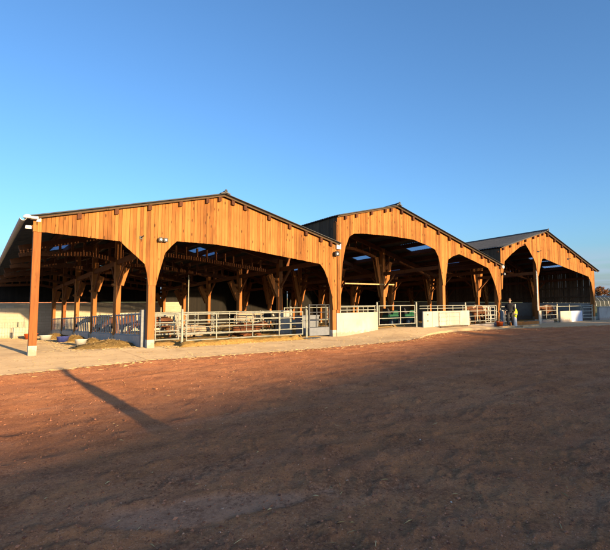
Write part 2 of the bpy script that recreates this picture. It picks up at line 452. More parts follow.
# loose grit, clods and straw bits on the dirt: nobody could count them
def scatter_grit():
    rs = random.Random(3); m = MB(); pts = []
    while len(pts) < 17000:
        r = 1.6*math.exp(rs.random()**1.25*2.3); a = rad(36+rs.uniform(-48,48))
        x, y = r*math.sin(a), r*math.cos(a)
        if y < edge_y(x)-.05: pts.append((x,y))
    zz = dirt_z(np.array([p[0] for p in pts]), np.array([p[1] for p in pts]))
    for (x,y),z in zip(pts,zz):
        s = rs.choice([.003,.004,.005,.006,.007,.008,.010,.014 if rs.random() < .25 else .005])*rs.uniform(.7,1.4)
        vs_ = []
        for d in ((1,0,0),(0,1,0),(-1,0,0),(0,-1,0),(0,0,.7),(0,0,-.7)):
            vs_.append((x+s*(d[0]+rs.uniform(-.3,.3)), y+s*(d[1]+rs.uniform(-.3,.3)), z+s*.35+s*(d[2]+rs.uniform(-.2,.2))))
        m.add(vs_, [(0,1,4),(1,2,4),(2,3,4),(3,0,4),(1,0,5),(2,1,5),(3,2,5),(0,3,5)], rs.random())
    return m
def mat_grit():
    t = NT('grit_stones'); return t.fin(t.ramp(t.attr(), [(0,(.17,.065,.038)),(.6,(.38,.16,.085)),(.97,(.56,.25,.14)),(.996,(.56,.34,.22)),(1,(.6,.5,.42))]), .9, drough=.7)
struct(obj('loose_gravel', scatter_grit(), mat_grit()), 'stuff', 'small reddish stones and clods strewn over the dirt yard')
def straw_bits(region, n, seed, zf, L=(.04,.16)):
    rs = random.Random(seed); m = MB()
    for _ in range(n):
        x, y = region(rs); z = zf(x,y)+.006; a = rs.uniform(0,6.28); l = rs.uniform(*L); w = .0022
        dx, dy = math.cos(a)*l/2, math.sin(a)*l/2; px, py = -math.sin(a)*w, math.cos(a)*w
        zz = z+rs.uniform(0,.02)
        m.add([(x-dx-px,y-dy-py,z),(x+dx-px,y+dy-py,zz),(x+dx+px,y+dy+py,zz),(x-dx+px,y-dy+py,z),(x,y,z+.012)], [(0,1,4),(1,2,4),(2,3,4),(3,0,4)], rs.random())
    return m
def mat_strawbit():
    t = NT('straw_stalks'); return t.fin(t.ramp(t.attr(), [(0,(.3,.19,.07)),(1,(.62,.46,.22))]), .8)
MSB = mat_strawbit()
def reg_yard(rs):
    while True:
        r = 1.7*math.exp(rs.random()*2.4); a = rad(36+rs.uniform(-48,48)); x, y = r*math.sin(a), r*math.cos(a)
        if y < edge_y(x)-.1: return x, y
dz1 = lambda x,y: float(dirt_z(np.array([x]),np.array([y]))[0])
struct(obj('straw_litter', straw_bits(reg_yard, 190, 4, dz1, (.03,.1)), MSB), 'stuff', 'single dry stalks of straw lying about the dirt yard')
def reg_edge(rs):
    x = rs.uniform(-2,32); return x, float(edge_y(x))-abs(rs.gauss(0,.45))+.15
struct(obj('straw_litter', straw_bits(reg_edge, 1700, 5, lambda x,y: max(dz1(x,y),.03)), MSB), 'stuff', 'trodden straw along the edge between dirt and concrete')

# ------------------------------------------------------------------ barns
NF, SP = 5, 4.45                # interior frames, their spacing
BACK = FY+.1+NF*SP+1.0
def lerp_poly(pts, x): return float(np.interp(x, [p[0] for p in pts], [p[1] for p in pts]))

def cladding(top, bot, x0, x1, y0, w=.12, seed=1, thick=.024, gap=.004):
    rs = random.Random(seed); m = MB(); x = x0
    ks = sorted(p[0] for p in bot)+[p[0] for p in top]
    while x < x1-.01:
        ww = min(w*rs.uniform(.85,1.12), x1-x); a, b = x+gap, x+ww-gap
        xsn = [a]+sorted(k for k in ks if a+.004 < k < b-.004)+[b]
        up = [(q, lerp_poly(top,q)) for q in xsn]; dn = [(q, lerp_poly(bot,q)+rs.uniform(-.006,.006)) for q in xsn]
        o = rs.uniform(0,.012)
        if up[0][1]-dn[0][1] > .02 or up[-1][1]-dn[-1][1] > .02:
            m.prism([p for p in dn]+[p for p in up[::-1]], y0-o, y0+thick, rs.random())
        x += ww
    return m

def roof_slope(xa, za, xb, zb, y0, y1, holes, m, ms):
    """corrugated sheet from (xa,za) to (xb,zb), corrugations running down the slope; holes become roof lights"""
    pitch = .177; n = int((y1-y0)/(pitch/4)); L = abs(xb-xa)
    cuts = sorted(set([xa,xb]+[h[0] for h in holes]+[h[1] for h in holes]+[xa+(xb-xa)*i/6 for i in range(7)]))
    def P(x,j,o):
        y = y0+(y1-y0)*j/n; z = za+(zb-za)*(x-xa)/(xb-xa)
        lap = 0
        return (x, y, z+.026*math.sin(2*math.pi*j/4)+o)
    def side(mm, xs_, ya_, yb_):
        for (a,b) in xs_:
            for j in range(n):
                yc = y0+(y1-y0)*(j+.5)/n
                hit = any(h[0]-1e-6 <= min(a,b) and max(a,b) <= h[1]+1e-6 and h[2] < yc < h[3] for h in holes)
                tgt = ms if hit else m
                t_ = tgt
                v = [P(a,j,0),P(b,j,0),P(b,j+1,0),P(a,j+1,0),P(a,j,-.012),P(b,j,-.012),P(b,j+1,-.012),P(a,j+1,-.012)]
                f = [(0,1,2,3),(7,6,5,4)]
                f += [(4,5,1,0)] if j == 0 else []
                if abs(a-min(cuts)) < 1e-6 or abs(b-max(cuts)) < 1e-6: f += [(0,3,7,4)] if abs(a-min(cuts)) < 1e-6 else [(1,5,6,2)]
                t_.add(v, f, R.random())
    side(m, list(zip(cuts[:-1],cuts[1:])), y0, y1)

def barn(label, x0, x1, xr, zl, zr, zt, posts, bot, purl, lights, seed, inner_posts, side_fn, over=(.25,.25)):
    t = thing('barn', label, 'barn', (x0, FY, 0), None)
    slopeL = (zt-zl)/(xr-x0); slopeR = (zr-zt)/(x1-xr)
    rz = lambda x: zl+(x-x0)*slopeL if x <= xr else zt+(x-xr)*slopeR
    xa, xb = x0-over[0], x1+over[1]
    top = [(x0, rz(x0)-.07), (xr, zt-.07), (x1, rz(x1)-.07)]
    obj('gable_cladding', cladding(top, bot, x0, x1, FY, seed=seed), M['board'], t)
    # roof
    m, ms = MB(), MB()
    roof_slope(xa, rz(xa), xr, zt, FY-.3, BACK+.3, [h for h in lights if h[1] <= xr], m, ms)
    m2 = MB()
    roof_slope(xr, zt, xb, rz(xb), FY-.3, BACK+.3, [h for h in lights if h[0] >= xr], m2, ms)
    obj('roof_slope', m, M['roof'], t, True); obj('roof_slope', m2, M['roof'], t, True)
    # each roof light a part of its own
    for h in lights:
        mm = MB(); a_, b_ = h[0], h[1]
        for v_, f_ in ((ms.v, ms.f),):
            for f in f_:
                c = sum((Vector(v_[i]) for i in f), Vector())/len(f)
                if h[0] <= c.x <= h[1] and h[2] <= c.y <= h[3]: mm.add([v_[i] for i in f], [tuple(range(len(f)))])
        if mm.f: obj('roof_light', mm, M['skylight'], t, True)
    m = MB()
    for s_, sl in ((-1,slopeL),(1,slopeR)):
        m.add([(xr,FY-.32,zt+.07),(xr+s_*.2,FY-.32,zt+.075+s_*.2*sl-.02),(xr+s_*.2,BACK+.32,zt+.075+s_*.2*sl-.02),(xr,BACK+.32,zt+.07),
               (xr,FY-.32,zt+.03),(xr+s_*.2,FY-.32,zt+.035+s_*.2*sl-.02)], [(0,1,2,3) if s_>0 else (3,2,1,0),(0,4,5,1)])
    m.tube((xr,FY-.33,zt+.07),(xr,BACK+.32,zt+.07),.055,8)
    m.tube((xr,FY-.34,zt+.07),(xr,FY-.30,zt+.13),.045,6)
    obj('ridge_cap', m, M['ridge'], t)
    # purlins running the depth of the barn, their ends standing out of the gable
    for px in purl:
        z = rz(px)-.045
        m = MB(); s_ = slopeL if px < xr else slopeR
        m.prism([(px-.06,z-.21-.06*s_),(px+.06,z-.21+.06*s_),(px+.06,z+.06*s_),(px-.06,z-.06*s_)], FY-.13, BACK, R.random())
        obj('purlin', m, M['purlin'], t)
    # barge board under the sheet
    for (a,b) in ((xa,xr),(xr,xb)):
        m = MB(); za, zb = rz(a) , rz(b)
        m.prism([(a,za-.085),(b,zb-.085),(b,zb-.028),(a,za-.028)], FY-.16, FY-.125, .4)
        obj('barge_board', m, M['old_board'], t)
    # posts at the front
    for px, w in posts:
        m = MB(); m.bev(px-w/2, px+w/2, FY+.03, FY+.27, .31, min(rz(px)-.3, 9), .012, R.random())
        p = obj('post', m, M['post'], t)
        m = MB(); m.bev(px-w/2-.004, px+w/2+.004, FY+.022, FY+.285, 0, .312, .012)
        obj('post_base', m, M['white_conc'], p)
    # frames inside
    for k in range(0, NF+1):
        y = FY+.16+k*SP
        if k > 0:
            for px, w in inner_posts:
                m = MB(); m.bev(px-w/2, px+w/2, y-.13, y+.13, .36, rz(px)-.25, .012, R.random())
                zf = 2.45 if px < 6 else 2.0
                # the forked head: two raking struts, short boards across
                for s_ in (-1,1):
                    ex = px+s_*(.14 if (px < 6 and s_ < 0) else (.32 if px < 6 else .62))
                    if not (x0-.1 < ex < x1+.1): continue
                    zt_ = min(rz(ex)-.42, lerp_poly(bot,ex)+.25 if k else 9)
                    m.beam((px+s_*.1,y-.1,zf),(ex,y-.1,zt_),.05,.25,R.random())
                    m.beam((px+s_*.1,y+.1,zf),(ex,y+.1,zt_),.05,.25,R.random())
                    for q in (.55,.8):
                        zq = zf+(zt_-zf)*q
                        m.beam((px,y,zq),(px+s_*(.08+(abs(ex-px)-.1)*q),y,zq),.16,.14,R.random())
                p = obj('post', m, M['post'], t)
                m = MB(); m.bev(px-w/2-.012, px+w/2+.012, y-.135, y+.135, 0, .362, .012)
                obj('post_base', m, M['white_conc'], p)
        # rafters and bottom chord with hanging slats
        m = MB()
        for a,b in ((x0,xr),(xr,x1)):
            m.beam((a,y,rz(a)-.37),(b,y,rz(b)-.37),.14,.24,R.random())
        if k > 0:
            hi = [(max(q[0],x0), min(q[1]+.12, rz(q[0])-.6)) for q in bot if q[1] > 3.05]
            for (a,b) in zip(hi[:-1],hi[1:]):
                if b[0]-a[0] > .1:
                    m.beam((a[0],y-.07,a[1]),(b[0],y-.07,b[1]),.05,.16,R.random()); m.beam((a[0],y+.07,a[1]),(b[0],y+.07,b[1]),.05,.16,R.random())
                    n = max(1,int((b[0]-a[0])/.42))
                    for i in range(n):
                        u = (i+.5)/n; x = a[0]+(b[0]-a[0])*u; z = a[1]+(b[1]-a[1])*u
                        m.box(x-.045,x+.045,y-.035,y+.035,z-.04,min(z+.5,rz(x)-.3),R.random())
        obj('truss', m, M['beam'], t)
    # bracing between the frames along the eaves beams
    for px, w in inner_posts:
        m = MB(); z = min(rz(px)-.75, 3.4)
        m.beam((px,FY+.3,z),(px,BACK,z),.12,.2,R.random())
        for k in range(1,NF+1):
            y = FY+.16+k*SP
            for s_ in (-1,1):
                m.beam((px,y+s_*.1,z-.95),(px,y+s_*1.0,z-.08),.09,.1,R.random())
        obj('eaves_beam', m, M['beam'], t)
    side_fn(t, rz)
    return t

# measured along the front: openings cut in the gable cladding
B1 = dict(x0=1.42, x1=13.16, xr=7.55, zl=4.13, zr=4.15, zt=5.60)
bot1 = [(1.40,3.68),(1.7,3.68),(3.9,3.57),(4.72,2.86),(4.80,2.55),(4.86,2.14),(5.12,2.14),(5.2,2.5),(5.41,3.27),(5.62,3.52),(5.82,3.71),(7.28,3.70),(8.76,3.58),(10.64,3.37),(12.21,3.19),(12.45,2.92),(12.65,2.5),(12.86,1.85),(12.94,1.2),(13.17,1.2)]
def side1(t, rz):
    m = MB(); zz = rz(1.22)-.05; n = 8
    for j in range(n):
        a0, a1 = math.pi+math.pi*j/n, math.pi+math.pi*(j+1)/n
        p = [(1.14+.085*math.cos(a), zz+.085*math.sin(a)) for a in (a0,a1)]; q = [(1.14+.078*math.cos(a), zz+.078*math.sin(a)) for a in (a0,a1)]
        for k in range(6):
            y0, y1 = FY-.3+(BACK+.6-FY)*k/6, FY-.3+(BACK+.6-FY)*(k+1)/6
            m.add([(p[0][0],y0,p[0][1]),(p[1][0],y0,p[1][1]),(p[1][0],y1,p[1][1]),(p[0][0],y1,p[0][1]),(q[0][0],y0,q[0][1]),(q[1][0],y0,q[1][1]),(q[1][0],y1,q[1][1]),(q[0][0],y1,q[0][1])], [(0,1,2,3),(7,6,5,4),(0,4,5,1)])
    obj('gutter', m, M['galv_dull'], t)
    m = MB(); m.box(1.35, 15.2, BACK-.02, BACK+.18, -1.3, 1.33); obj('end_wall', m, M['block'], t, level=True)
    m = MB(); m.box(1.33, 15.22, BACK-.04, BACK+.2, 1.331, 1.38); obj('wall_coping', m, M['white_conc'], t, level=True)
    top = [(1.42,rz(1.42)-.1),(7.55,rz(7.55)-.1),(13.16,rz(13.16)-.1)]
    obj('end_cladding', cladding(top, [(1.42,2.45),(13.2,2.45)], 1.42, 13.16, BACK+.06, .16, 21, gap=-.004), M['shaded_board'], t)
lit1 = [(10.2,11.3,24.0,25.7),(3.1,3.75,24.2,25.8),(8.4,9.2,33.2,34.9),(10.4,11.2,33.2,34.9),(4.9,5.6,33.2,34.9)]
barn('largest open timber barn at the left, long low gable over two bays', posts=[(1.55,.21),(5.0,.24),(13.04,.2)], bot=bot1,
     purl=[2.65,3.75,4.82,5.9,6.91,7.4,7.95,8.48,9.57,10.57,11.4,12.2,12.75], lights=lit1, seed=11,
     inner_posts=[(5.0,.24),(13.1,.24)], side_fn=side1, over=(.2,.06), **B1)

B2 = dict(x0=13.19, x1=26.16, xr=16.95, zl=5.42, zr=3.72, zt=6.30)
bot2 = [(13.18,1.2),(13.36,1.2),(13.42,2.6),(13.5,3.3),(13.68,4.05),(13.92,4.52),(14.2,4.68),(14.76,4.73),(16.6,4.76),(18.25,4.71),(19.3,4.5),(20.0,4.3),(20.25,3.95),(20.45,3.2),(20.55,2.75),(20.62,2.4),(20.82,2.4),(20.9,3.0),(21.09,3.81),(21.5,4.02),(22.09,4.18),(23.5,3.85),(24.87,3.5),(25.2,3.1),(25.6,2.45),(25.84,1.75),(25.95,1.1),(26.17,1.1)]
def side2(t, rz):
    top = [(13.19,rz(13.19)-.1),(16.95,6.2),(26.16,rz(26.16)-.1)]
    obj('end_cladding', cladding(top, [(13.1,.05),(26.3,.05)], 13.22, 26.14, BACK+.06, .16, 22, gap=-.004), M['shaded_board'], t)
    # boarded wall over the lower roof next door
    rs = random.Random(9); m = MB(); y = FY+.03
    while y < BACK:
        m.box(13.2+rs.uniform(-.008,.0), 13.225, y+.003, y+.142, 4.22, 5.35, rs.random()); y += .147
    obj('side_cladding', m, M['old_board'], t)
lit2 = [(21.2,22.3,17.6,19.3),(21.4,22.5,22.6,24.3),(24.5,25.3,17.7,19.3),(24.6,25.4,22.6,24.2),(25.0,25.8,27.0,28.6),(21.6,22.6,31.2,32.8),(18.0,19.0,27.0,28.5)]
barn('middle barn with the ridge left of centre, white wall at its left foot', posts=[(13.26,.17),(20.72,.22),(25.98,.2)], bot=bot2,
     purl=[13.63,14.3,15.26,16.2,16.6,17.35,18.2,19.17,20.2,21.15,22.24,23.24,24.18,24.86,25.54], lights=lit2, seed=12,
     inner_posts=[(20.72,.24)], side_fn=side2, over=(.08,.06), **B2)

B3 = dict(x0=26.22, x1=39.2, xr=31.65, zl=4.86, zr=3.92, zt=6.30)
bot3 = [(26.2,2.2),(26.36,2.3),(26.5,3.3),(26.66,3.98),(27.5,4.5),(28.9,5.2),(29.15,5.28),(29.6,4.9),(30.2,4.3),(30.46,3.95),(30.58,3.2),(30.72,3.2),(31.05,3.9),(31.3,4.36),(31.55,4.42),(34.5,3.92),(38.2,3.36),(38.6,2.9),(38.85,2.1),(38.98,1.2),(39.22,1.2)]
def side3(t, rz):
    top = [(26.22,rz(26.22)-.1),(31.65,6.2),(39.2,rz(39.2)-.1)]
    obj('end_cladding', cladding(top, [(26,.05),(39.3,.05)], 26.24, 39.18, BACK+.06, .16, 23, gap=-.004), M['shaded_board'], t)
    rs = random.Random(19); m = MB(); y = FY+.33
    while y < BACK:                                   # slatted side wall, a sliver of daylight between the boards
        m.box(39.1, 39.125, y+.0035, y+.1435-rs.choice([0,0,0,.006]), 1.36-fall(39,y), 3.92, rs.random()); y += .147
    for z in (1.9,2.6,3.3): m.box(39.02,39.098,FY+.3,BACK,z-.06,z+.06,.3)
    obj('side_cladding', m, M['old_board'], t)
    m = MB(); m.box(39.0,39.18,FY+.3,BACK,-1.3,1.33); obj('side_wall', m, M['grey_conc'], t, level=True)
    m = MB(); y = FY+.03
    while y < BACK:
        m.box(26.225, 26.25, y+.003, y+.142, 3.9, 4.76, rs.random()); y += .147
    obj('side_cladding', m, M['old_board'], t)
    m = MB(); m.tube((30.48,FY+.0,.9),(30.48,FY+.0,3.35),.045,10); m.tube((30.48,FY,3.35),(30.62,FY+.1,3.6),.045,10)
    for z in (1.2,2.1,3.0): m.box(30.42,30.54,FY-.01,FY+.06,z,z+.03)
    obj('downpipe', m, M['galv_dull'], t)
lit3 = [(35.6,36.7,17.4,19.0),(37.3,38.3,17.4,18.9),(37.9,38.7,21.8,23.3),(33.0,34.0,22,23.4)]
barn('smallest barn at the far right, boarded side wall inside', posts=[(30.66,.2),(39.07,.2)], bot=bot3,
     purl=[26.45,27.26,28.2,29.11,30.12,30.78,31.35,32.0,32.94,34.01,35.0,35.9,36.91,37.9,38.7], lights=lit3, seed=13,
     inner_posts=[(26.2,.24),(30.66,.22),(39.0-.15,.2)], side_fn=side3, over=(.08,.35), **B3)

# ------------------------------------------------------------------ lamps on the gables
def floodlight(x, z, label, twin=False, mt='black', s=1.0, group=None):
    y = FY-.02; t = thing('floodlight', label, 'lamp', (x,y,z), group)
    m = MB(); m.box(x-.03*s,x+.03*s,y-.10,y,z-.02,z+.02); m.box(x-.05*s,x+.05*s,y-.012,y,z-.06*s,z+.06*s); obj('bracket', m, M['black'], t)
    for dx in ((-.1,.1) if twin else (0,)):
        m = MB(); a = x+dx*s
        m.prism([(a-.085*s,z-.075*s),(a+.085*s,z-.075*s),(a+.095*s,z+.02*s),(a+.06*s,z+.09*s),(a-.06*s,z+.09*s),(a-.095*s,z+.02*s)], y-.2, y-.1)
        b = obj('housing', m, M[mt], t)
        m = MB(); m.lathe([(0.001,0),(.032*s,.0),(.04*s,.006),(.04*s,.02)], (0,0,0), 14)
        m.v = [(a+p[0], y-.2-.018+p[2], z+p[1]) for p in m.v]
        obj('lens', m, M['glass'], b)
    return t
floodlight(5.27, 3.70, 'twin black floodlight high on the left barn above the second post', True, s=.85)
floodlight(13.02, 3.66, 'black floodlight in the valley between left and middle barn', False, 'black', 1.25)
floodlight(26.28, 3.18, 'small dark lamp on the post between middle and right barn', False, 'black', 1.0)
def small_box(name, x, z, w, h, label, cat, mt):
    y = FY-.02; t = thing(name, label, cat, (x,y,z))
    m = MB(); m.bev(x-w/2,x+w/2,y-.1,y,z-h/2,z+h/2,.012); obj('housing', m, M[mt], t)
    m = MB(); m.box(x-w*.36,x+w*.36,y-.112,y-.101,z-h*.36,z+h*.36); obj('cover', m, M['white'], t)
small_box('junction_box', 13.2, 4.02, .24, .26, 'white square junction box above the valley floodlight', 'junction box', 'white')
small_box('light_sensor', 1.3, 3.79, .16, .09, 'small white sensor box under the left eave corner', 'sensor', 'white')
# white round lamp on the left eave corner
t = thing('eave_lamp', 'white dome lamp on an arm at the left eave corner', 'lamp', (1.38,FY-.05,4.06))
m = MB(); m.lathe([(.001,.075),(.055,.068),(.1,.03),(.115,-.02),(.105,-.04),(.001,-.045)], (1.25,FY-.25,4.07), 18); obj('dome', m, M['white'], t, True)
m = MB(); m.box(1.34,1.52,FY-.3,FY-.02,4.03,4.09); m.box(1.5,1.62,FY-.05,FY-.02,3.98,4.14); obj('arm', m, M['white'], t)
t = thing('security_camera', 'white round security camera at the lower end of the middle roof', 'camera', (26.1,FY-.02,3.58))
m = MB(); m.lathe([(.001,.1),(.07,.09),(.1,.03),(.1,-.03),(.07,-.09),(.001,-.1)], (26.12,FY-.2,3.6), 16); obj('dome', m, M['white'], t, True)
m = MB(); m.box(26.09,26.15,FY-.16,FY-.02,3.58,3.62); obj('bracket', m, M['white'], t)
for x, z, lb in ((4.57,3.74,'small black hook left of the twin floodlight'),(30.75,4.84,'dark bracket high on the right barn above its middle post'),(34.96,4.55,'dark bracket on the right slope of the right barn')):
    w = .05 if x < 10 else .12
    t = thing('wall_bracket', lb, 'bracket', (x,FY-.02,z))
    m = MB(); m.box(x-w,x+w,FY-.035,FY-.018,z-.05,z+.05); obj('plate', m, M['black'], t)
    m = MB(); m.tube((x,FY-.03,z),(x+w,FY-.16,z+.05),.02,8); obj('hook', m, M['black'], t)

# ------------------------------------------------------------------ gates and fences
def tube_gate(label, x0, x1, y, z0, z1, rails, vert, mt='galv', name='gate', cat='gate', group=None, r=.024, p0=None, p1=None, post_top=None, yy=None, latch=True):
    """field gate in the XZ plane (or slanting to yy at x1): end stiles, rails, upright bars, hinge posts"""
    yb = y if yy is None else yy
    Y = lambda x: y+(yb-y)*(x-x0)/(x1-x0)
    t = thing(name, label, cat, (x0,y,0), group)
    for x in (x0,x1):
        m = MB(); m.tube((x,Y(x),z0-r),(x,Y(x),z1+r),r,8); obj('stile', m, M[mt], t)
    n = rails
    for i in range(n):
        z = z0+(z1-z0)*i/(n-1); m = MB(); m.tube((x0,Y(x0),z),(x1,Y(x1),z),r if i in (0,n-1) else r*.85,8); obj('rail', m, M[mt], t)
    for x in vert:
        m = MB(); m.tube((x,Y(x)-.03,z0),(x,Y(x)-.03,z1),r*.9,8); obj('upright', m, M[mt], t)
    for x in (p0,p1):
        if x is not None:
            m = MB(); h = post_top or z1+.15; m.tube((x,Y(x),0),(x,Y(x),h),.045,10); m.tube((x,Y(x),h),(x,Y(x),h+.03),.045,10,.015); obj('gate_post', m, M[mt], t)
    if latch:
        m = MB(); m.tube((x1-.12,Y(x1)-.03,z0+(z1-z0)*.6),(x1+.1,Y(x1)-.03,z0+(z1-z0)*.6),.014,6); obj('latch', m, M[mt], t)
    return t
GY0 = 15.95
tube_gate('short pale tube gate between the second post and the first gate post', 5.22, 6.05, GY0, .27, 1.15, 4, [], p1=6.17, post_top=1.3)
tube_gate('long pale five-rail gate along the front of the straw pen', 6.33, 11.45, GY0-.02, .2, 1.13, 5, [7.48,9.02,10.25], p1=11.66, post_top=1.2)
tube_gate('second pale gate standing behind the short gate', 5.4, 6.5, 17.6, .4, 1.1, 3, [5.6], r=.03)
# inner rails seen through the front gate
tube_gate('pale hurdle close behind the long front gate', 6.5, 11.2, 17.3, .35, 1.2, 4, [7.2,8.0,8.7,9.5,10.3], name='hurdle', cat='hurdle', r=.018, latch=False)
tube_gate('far pale railing behind the long gate, nearer of two', 6.4, 12.9, 19.0, .35, 1.15, 3, [7.5,8.7,9.9,11.2,12.1], name='railing', cat='railing', r=.026)
tube_gate('long pale railing in the depth of the left barn, farther of two', 6.4, 12.9, 23.6, .4, 1.3, 3, [7.6,8.8,10,11.2,12.3], name='railing', cat='railing', r=.028)
tube_gate('slim pale railing deep in the middle barn', 13.6, 20.3, 20.6, .7, 1.4, 2, [15,16.5,18,19.3], name='railing', cat='railing', r=.024)
# dark gate with a solid foot beside the white wall
t = thing('gate', 'dark steel gate with a solid foot panel beside the white wall', 'gate', (11.78,GY0,0))
for x in (11.8,12.92):
    m = MB(); m.box(x-.03,x+.03,GY0-.03,GY0+.03,.1,1.45); obj('stile', m, M['dark_steel'], t)
for z in (.45,.8,1.1,1.42):
    m = MB(); m.tube((11.8,GY0,z),(12.92,GY0,z),.02,8); obj('rail', m, M['dark_steel'], t)
m = MB(); m.box(11.83,12.89,GY0-.015,GY0+.015,.1,.44); obj('foot_panel', m, M['grey_plastic'], t)
for x in (12.2,12.7):
    m = MB(); m.tube((x,GY0-.03,.45),(x,GY0-.03,1.42),.016,8); obj('upright', m, M['dark_steel'], t)
t = thing('feed_bin', 'grey plastic feed bin standing behind the dark gate', 'feed bin', (12.4,16.9,0))
m = MB(); m.prism([(12.0,.1),(12.75,.1),(12.85,.92),(11.95,.92)], 16.6, 17.2); obj('body', m, M['grey_plastic'], t)
m = MB(); m.bev(11.92,12.88,16.57,17.23,.92,.98,.02); obj('lid', m, M['grey_plastic'], t)
t = thing('drinker', 'pale cream water drinker behind the dark gate', 'drinker', (12.3,18.4,0))
m = MB(); m.bev(12.0,12.5,18.2,18.6,.0,1.25,.04); obj('tank', m, M['white_conc'], t)
m = MB(); m.bev(12.5,12.9,18.25,18.55,.5,.8,.04); obj('bowl', m, M['galv'], t)
for x,lb in ((11.9,'pale stub post left behind the dark gate'),(12.78,'pale stub post right behind the dark gate')):
    m = MB(); m.tube((x,17.5,0),(x,17.5,1.35),.05,10); m.lathe([(.05,1.35),(.045,1.39),(.001,1.4)], (x,17.5,0), 10)
    o = obj('pen_post', m, M['galv'], None, loc=(x,17.5,0)); tag(o, lb, 'post')
# white wall with a tube rail on top
t = thing('low_wall', 'white rendered low wall at the left foot of the middle barn', 'wall', (13.15,FY,0))
m = MB(); m.prism([(13.14,-.02),(15.66,-.02),(15.66,1.05),(13.14,1.05)], FY-.02, FY+.012+.01); m.v = [(a, b if b < FY else FY+.17, c) for a,b,c in m.v]
obj('wall_body', m, M['white_conc'], t)
for z in (1.17,1.35):
    m = MB(); m.tube((13.4,FY+.08,z),(15.6,FY+.08,z),.022,8); obj('rail', m, M['galv'], t)
for x in (13.42,14.5,15.1):
    m = MB(); m.tube((x,FY+.08,1.05),(x,FY+.08,1.35),.02,8); obj('baluster', m, M['galv'], t)
tube_gate('pale four-rail gate right of the white wall, green machines behind it', 15.85, 18.4, FY+.1, .44, 1.34, 4, [17.3], p0=15.72, p1=18.52, post_top=1.5)
# white panel row with a tube gate leaning against it
t = thing('panel_wall', 'long cream panel wall beneath the middle post', 'wall', (18.7,FY-.2,0))
for x0_,x1_ in ((18.7,19.4),(19.42,19.9),(19.92,21.8),(21.82,22.62)):
    m = MB(); m.bev(x0_,x1_,FY-.2,FY-.12,.2,1.03,.008); obj('panel', m, M['white_conc'], t)
for z in (1.17,1.31):
    m = MB(); m.tube((18.65,FY+.0,z),(22.6,FY+.0,z),.02,8); obj('rail', m, M['galv'], t)
for x in (19.3,20.1,21.4,22.3):
    m = MB(); m.tube((x,FY,.9),(x,FY,1.31),.018,8); obj('baluster', m, M['galv'], t)
for z in (.86,.55):
    m = MB(); m.box(19.0,19.09,FY-.212,FY-.199,z-.03,z+.03); obj('hinge', m, M['black'], t)
tube_gate('thin steel hurdle leaning on the cream panel wall', 19.95, 21.7, FY-.27, .3, .95, 4, [20.55,20.7], mt='galv_dull', name='hurdle', cat='hurdle', r=.016, latch=False)
tube_gate('pale four-rail gate between the cream panels and the grey bollard block', 22.78, 25.75, FY+.1, .4, 1.27, 4, [23.75,24.85], p0=22.68, post_top=1.45)
t = thing('concrete_block', 'grey upright block at the foot of the post beside the person', 'block', (26.3,15.85,0))
m = MB(); m.bev(26.12,26.5,15.72,15.98,.02,.93,.02); obj('body', m, M['grey_plastic'], t)
m = MB(); m.bev(26.16,26.44,15.76,15.94,.93,1.0,.03); obj('cap', m, M['white_conc'], t)
tube_gate('pale three-rail gate right of the post with the downpipe', 30.85, 33.2, FY+.1, .28, 1.17, 4, [31.7], p1=33.3, post_top=1.3)
t = thing('panel_wall', 'cream panel pair, the right one coloured blue for shade, near the right end of the right barn', 'wall', (33.5,FY-.02,0))
for x0_,x1_,mt in ((33.5,35.1,'white_conc'),(35.12,36.85,'panel_shade')):
    m = MB(); m.bev(x0_,x1_,FY-.02,FY+.06,.0,.8,.008); o = obj('panel', m, M[mt], t)
m = MB(); m.tube((33.3,FY+.1,1.14),(38.8,FY+.1,1.14),.026,8); obj('rail', m, M['galv'], t)
for x in (35.1,36.9,38.8):
    m = MB(); m.tube((x,FY+.1,0),(x,FY+.1,1.26),.035,8); obj('rail_post', m, M['galv'], t)
tube_gate('narrow gate at the right end of the right barn', 37.1, 38.6, FY+.05, .25, 1.0, 4, [], r=.028, latch=False)
t = thing('yard_wall', 'low grey concrete wall running right from the right barn', 'wall', (39.4,15.5,0))
m = MB()
for i in range(14): m.bev(39.3+i*1.5,39.3+i*1.5+1.485,15.5,15.66,0,1.02,.01, R.random())
obj('wall_body', m, M['grey_conc'], t)
m = MB(); m.box(39.3,60.3,15.46,15.7,1.02,1.06); obj('coping', m, M['grey_conc'], t)
# grey pen gates inside the right barn, behind the person
for i,(a,b,lb) in enumerate(((26.8,28.4,'left of two grey pen gates behind the person'),(28.5,30.3,'right of two grey pen gates behind the person'))):
    tube_gate(lb, a, b, 17.2, .2, 1.2, 5, [a+.5,a+1.0], mt='galv_dull', r=.022, p1=b+.04)

# feed fence: panels of slanting headlock bars down the depth of the left barn
FX = 4.95
def feed_panel(y, label, group):
    t = thing('feed_fence_panel', label, 'feed fence', (FX,y,0), group)
    L = SP-.3
    for z,r_ in ((1.18,.03),(.42,.03)):
        m = MB(); m.tube((FX,y,z),(FX,y+L,z),r_,8); obj('top_rail' if z > 1 else 'bottom_rail', m, M['galv_dull'], t)
    m = MB(); m.box(FX-.05,FX+.05,y,y+L,0,.4); obj('kick_board', m, M['galv_dull'], t)
    n = 9
    for i in range(n):
        a = y+L*(i+.3)/n
        m = MB(); m.tube((FX,a,.42),(FX,a-.04,1.18),.018,6); obj('headlock_bar', m, M['galv_dull'], t)
        m = MB(); m.path([(FX-.02,a+.2,.42),(FX-.02,a+.14,.8),(FX-.02,a+.3,1.18),(FX-.02,a+.3,1.24)], .018, 6); obj('headlock_bar', m, M['galv_dull'], t)
    return t
g_ff = 'feed fence panels down the left barn'
f0 = feed_panel(FY+.75, 'steel headlock feed fence panel nearest the front of the left barn', g_ff)
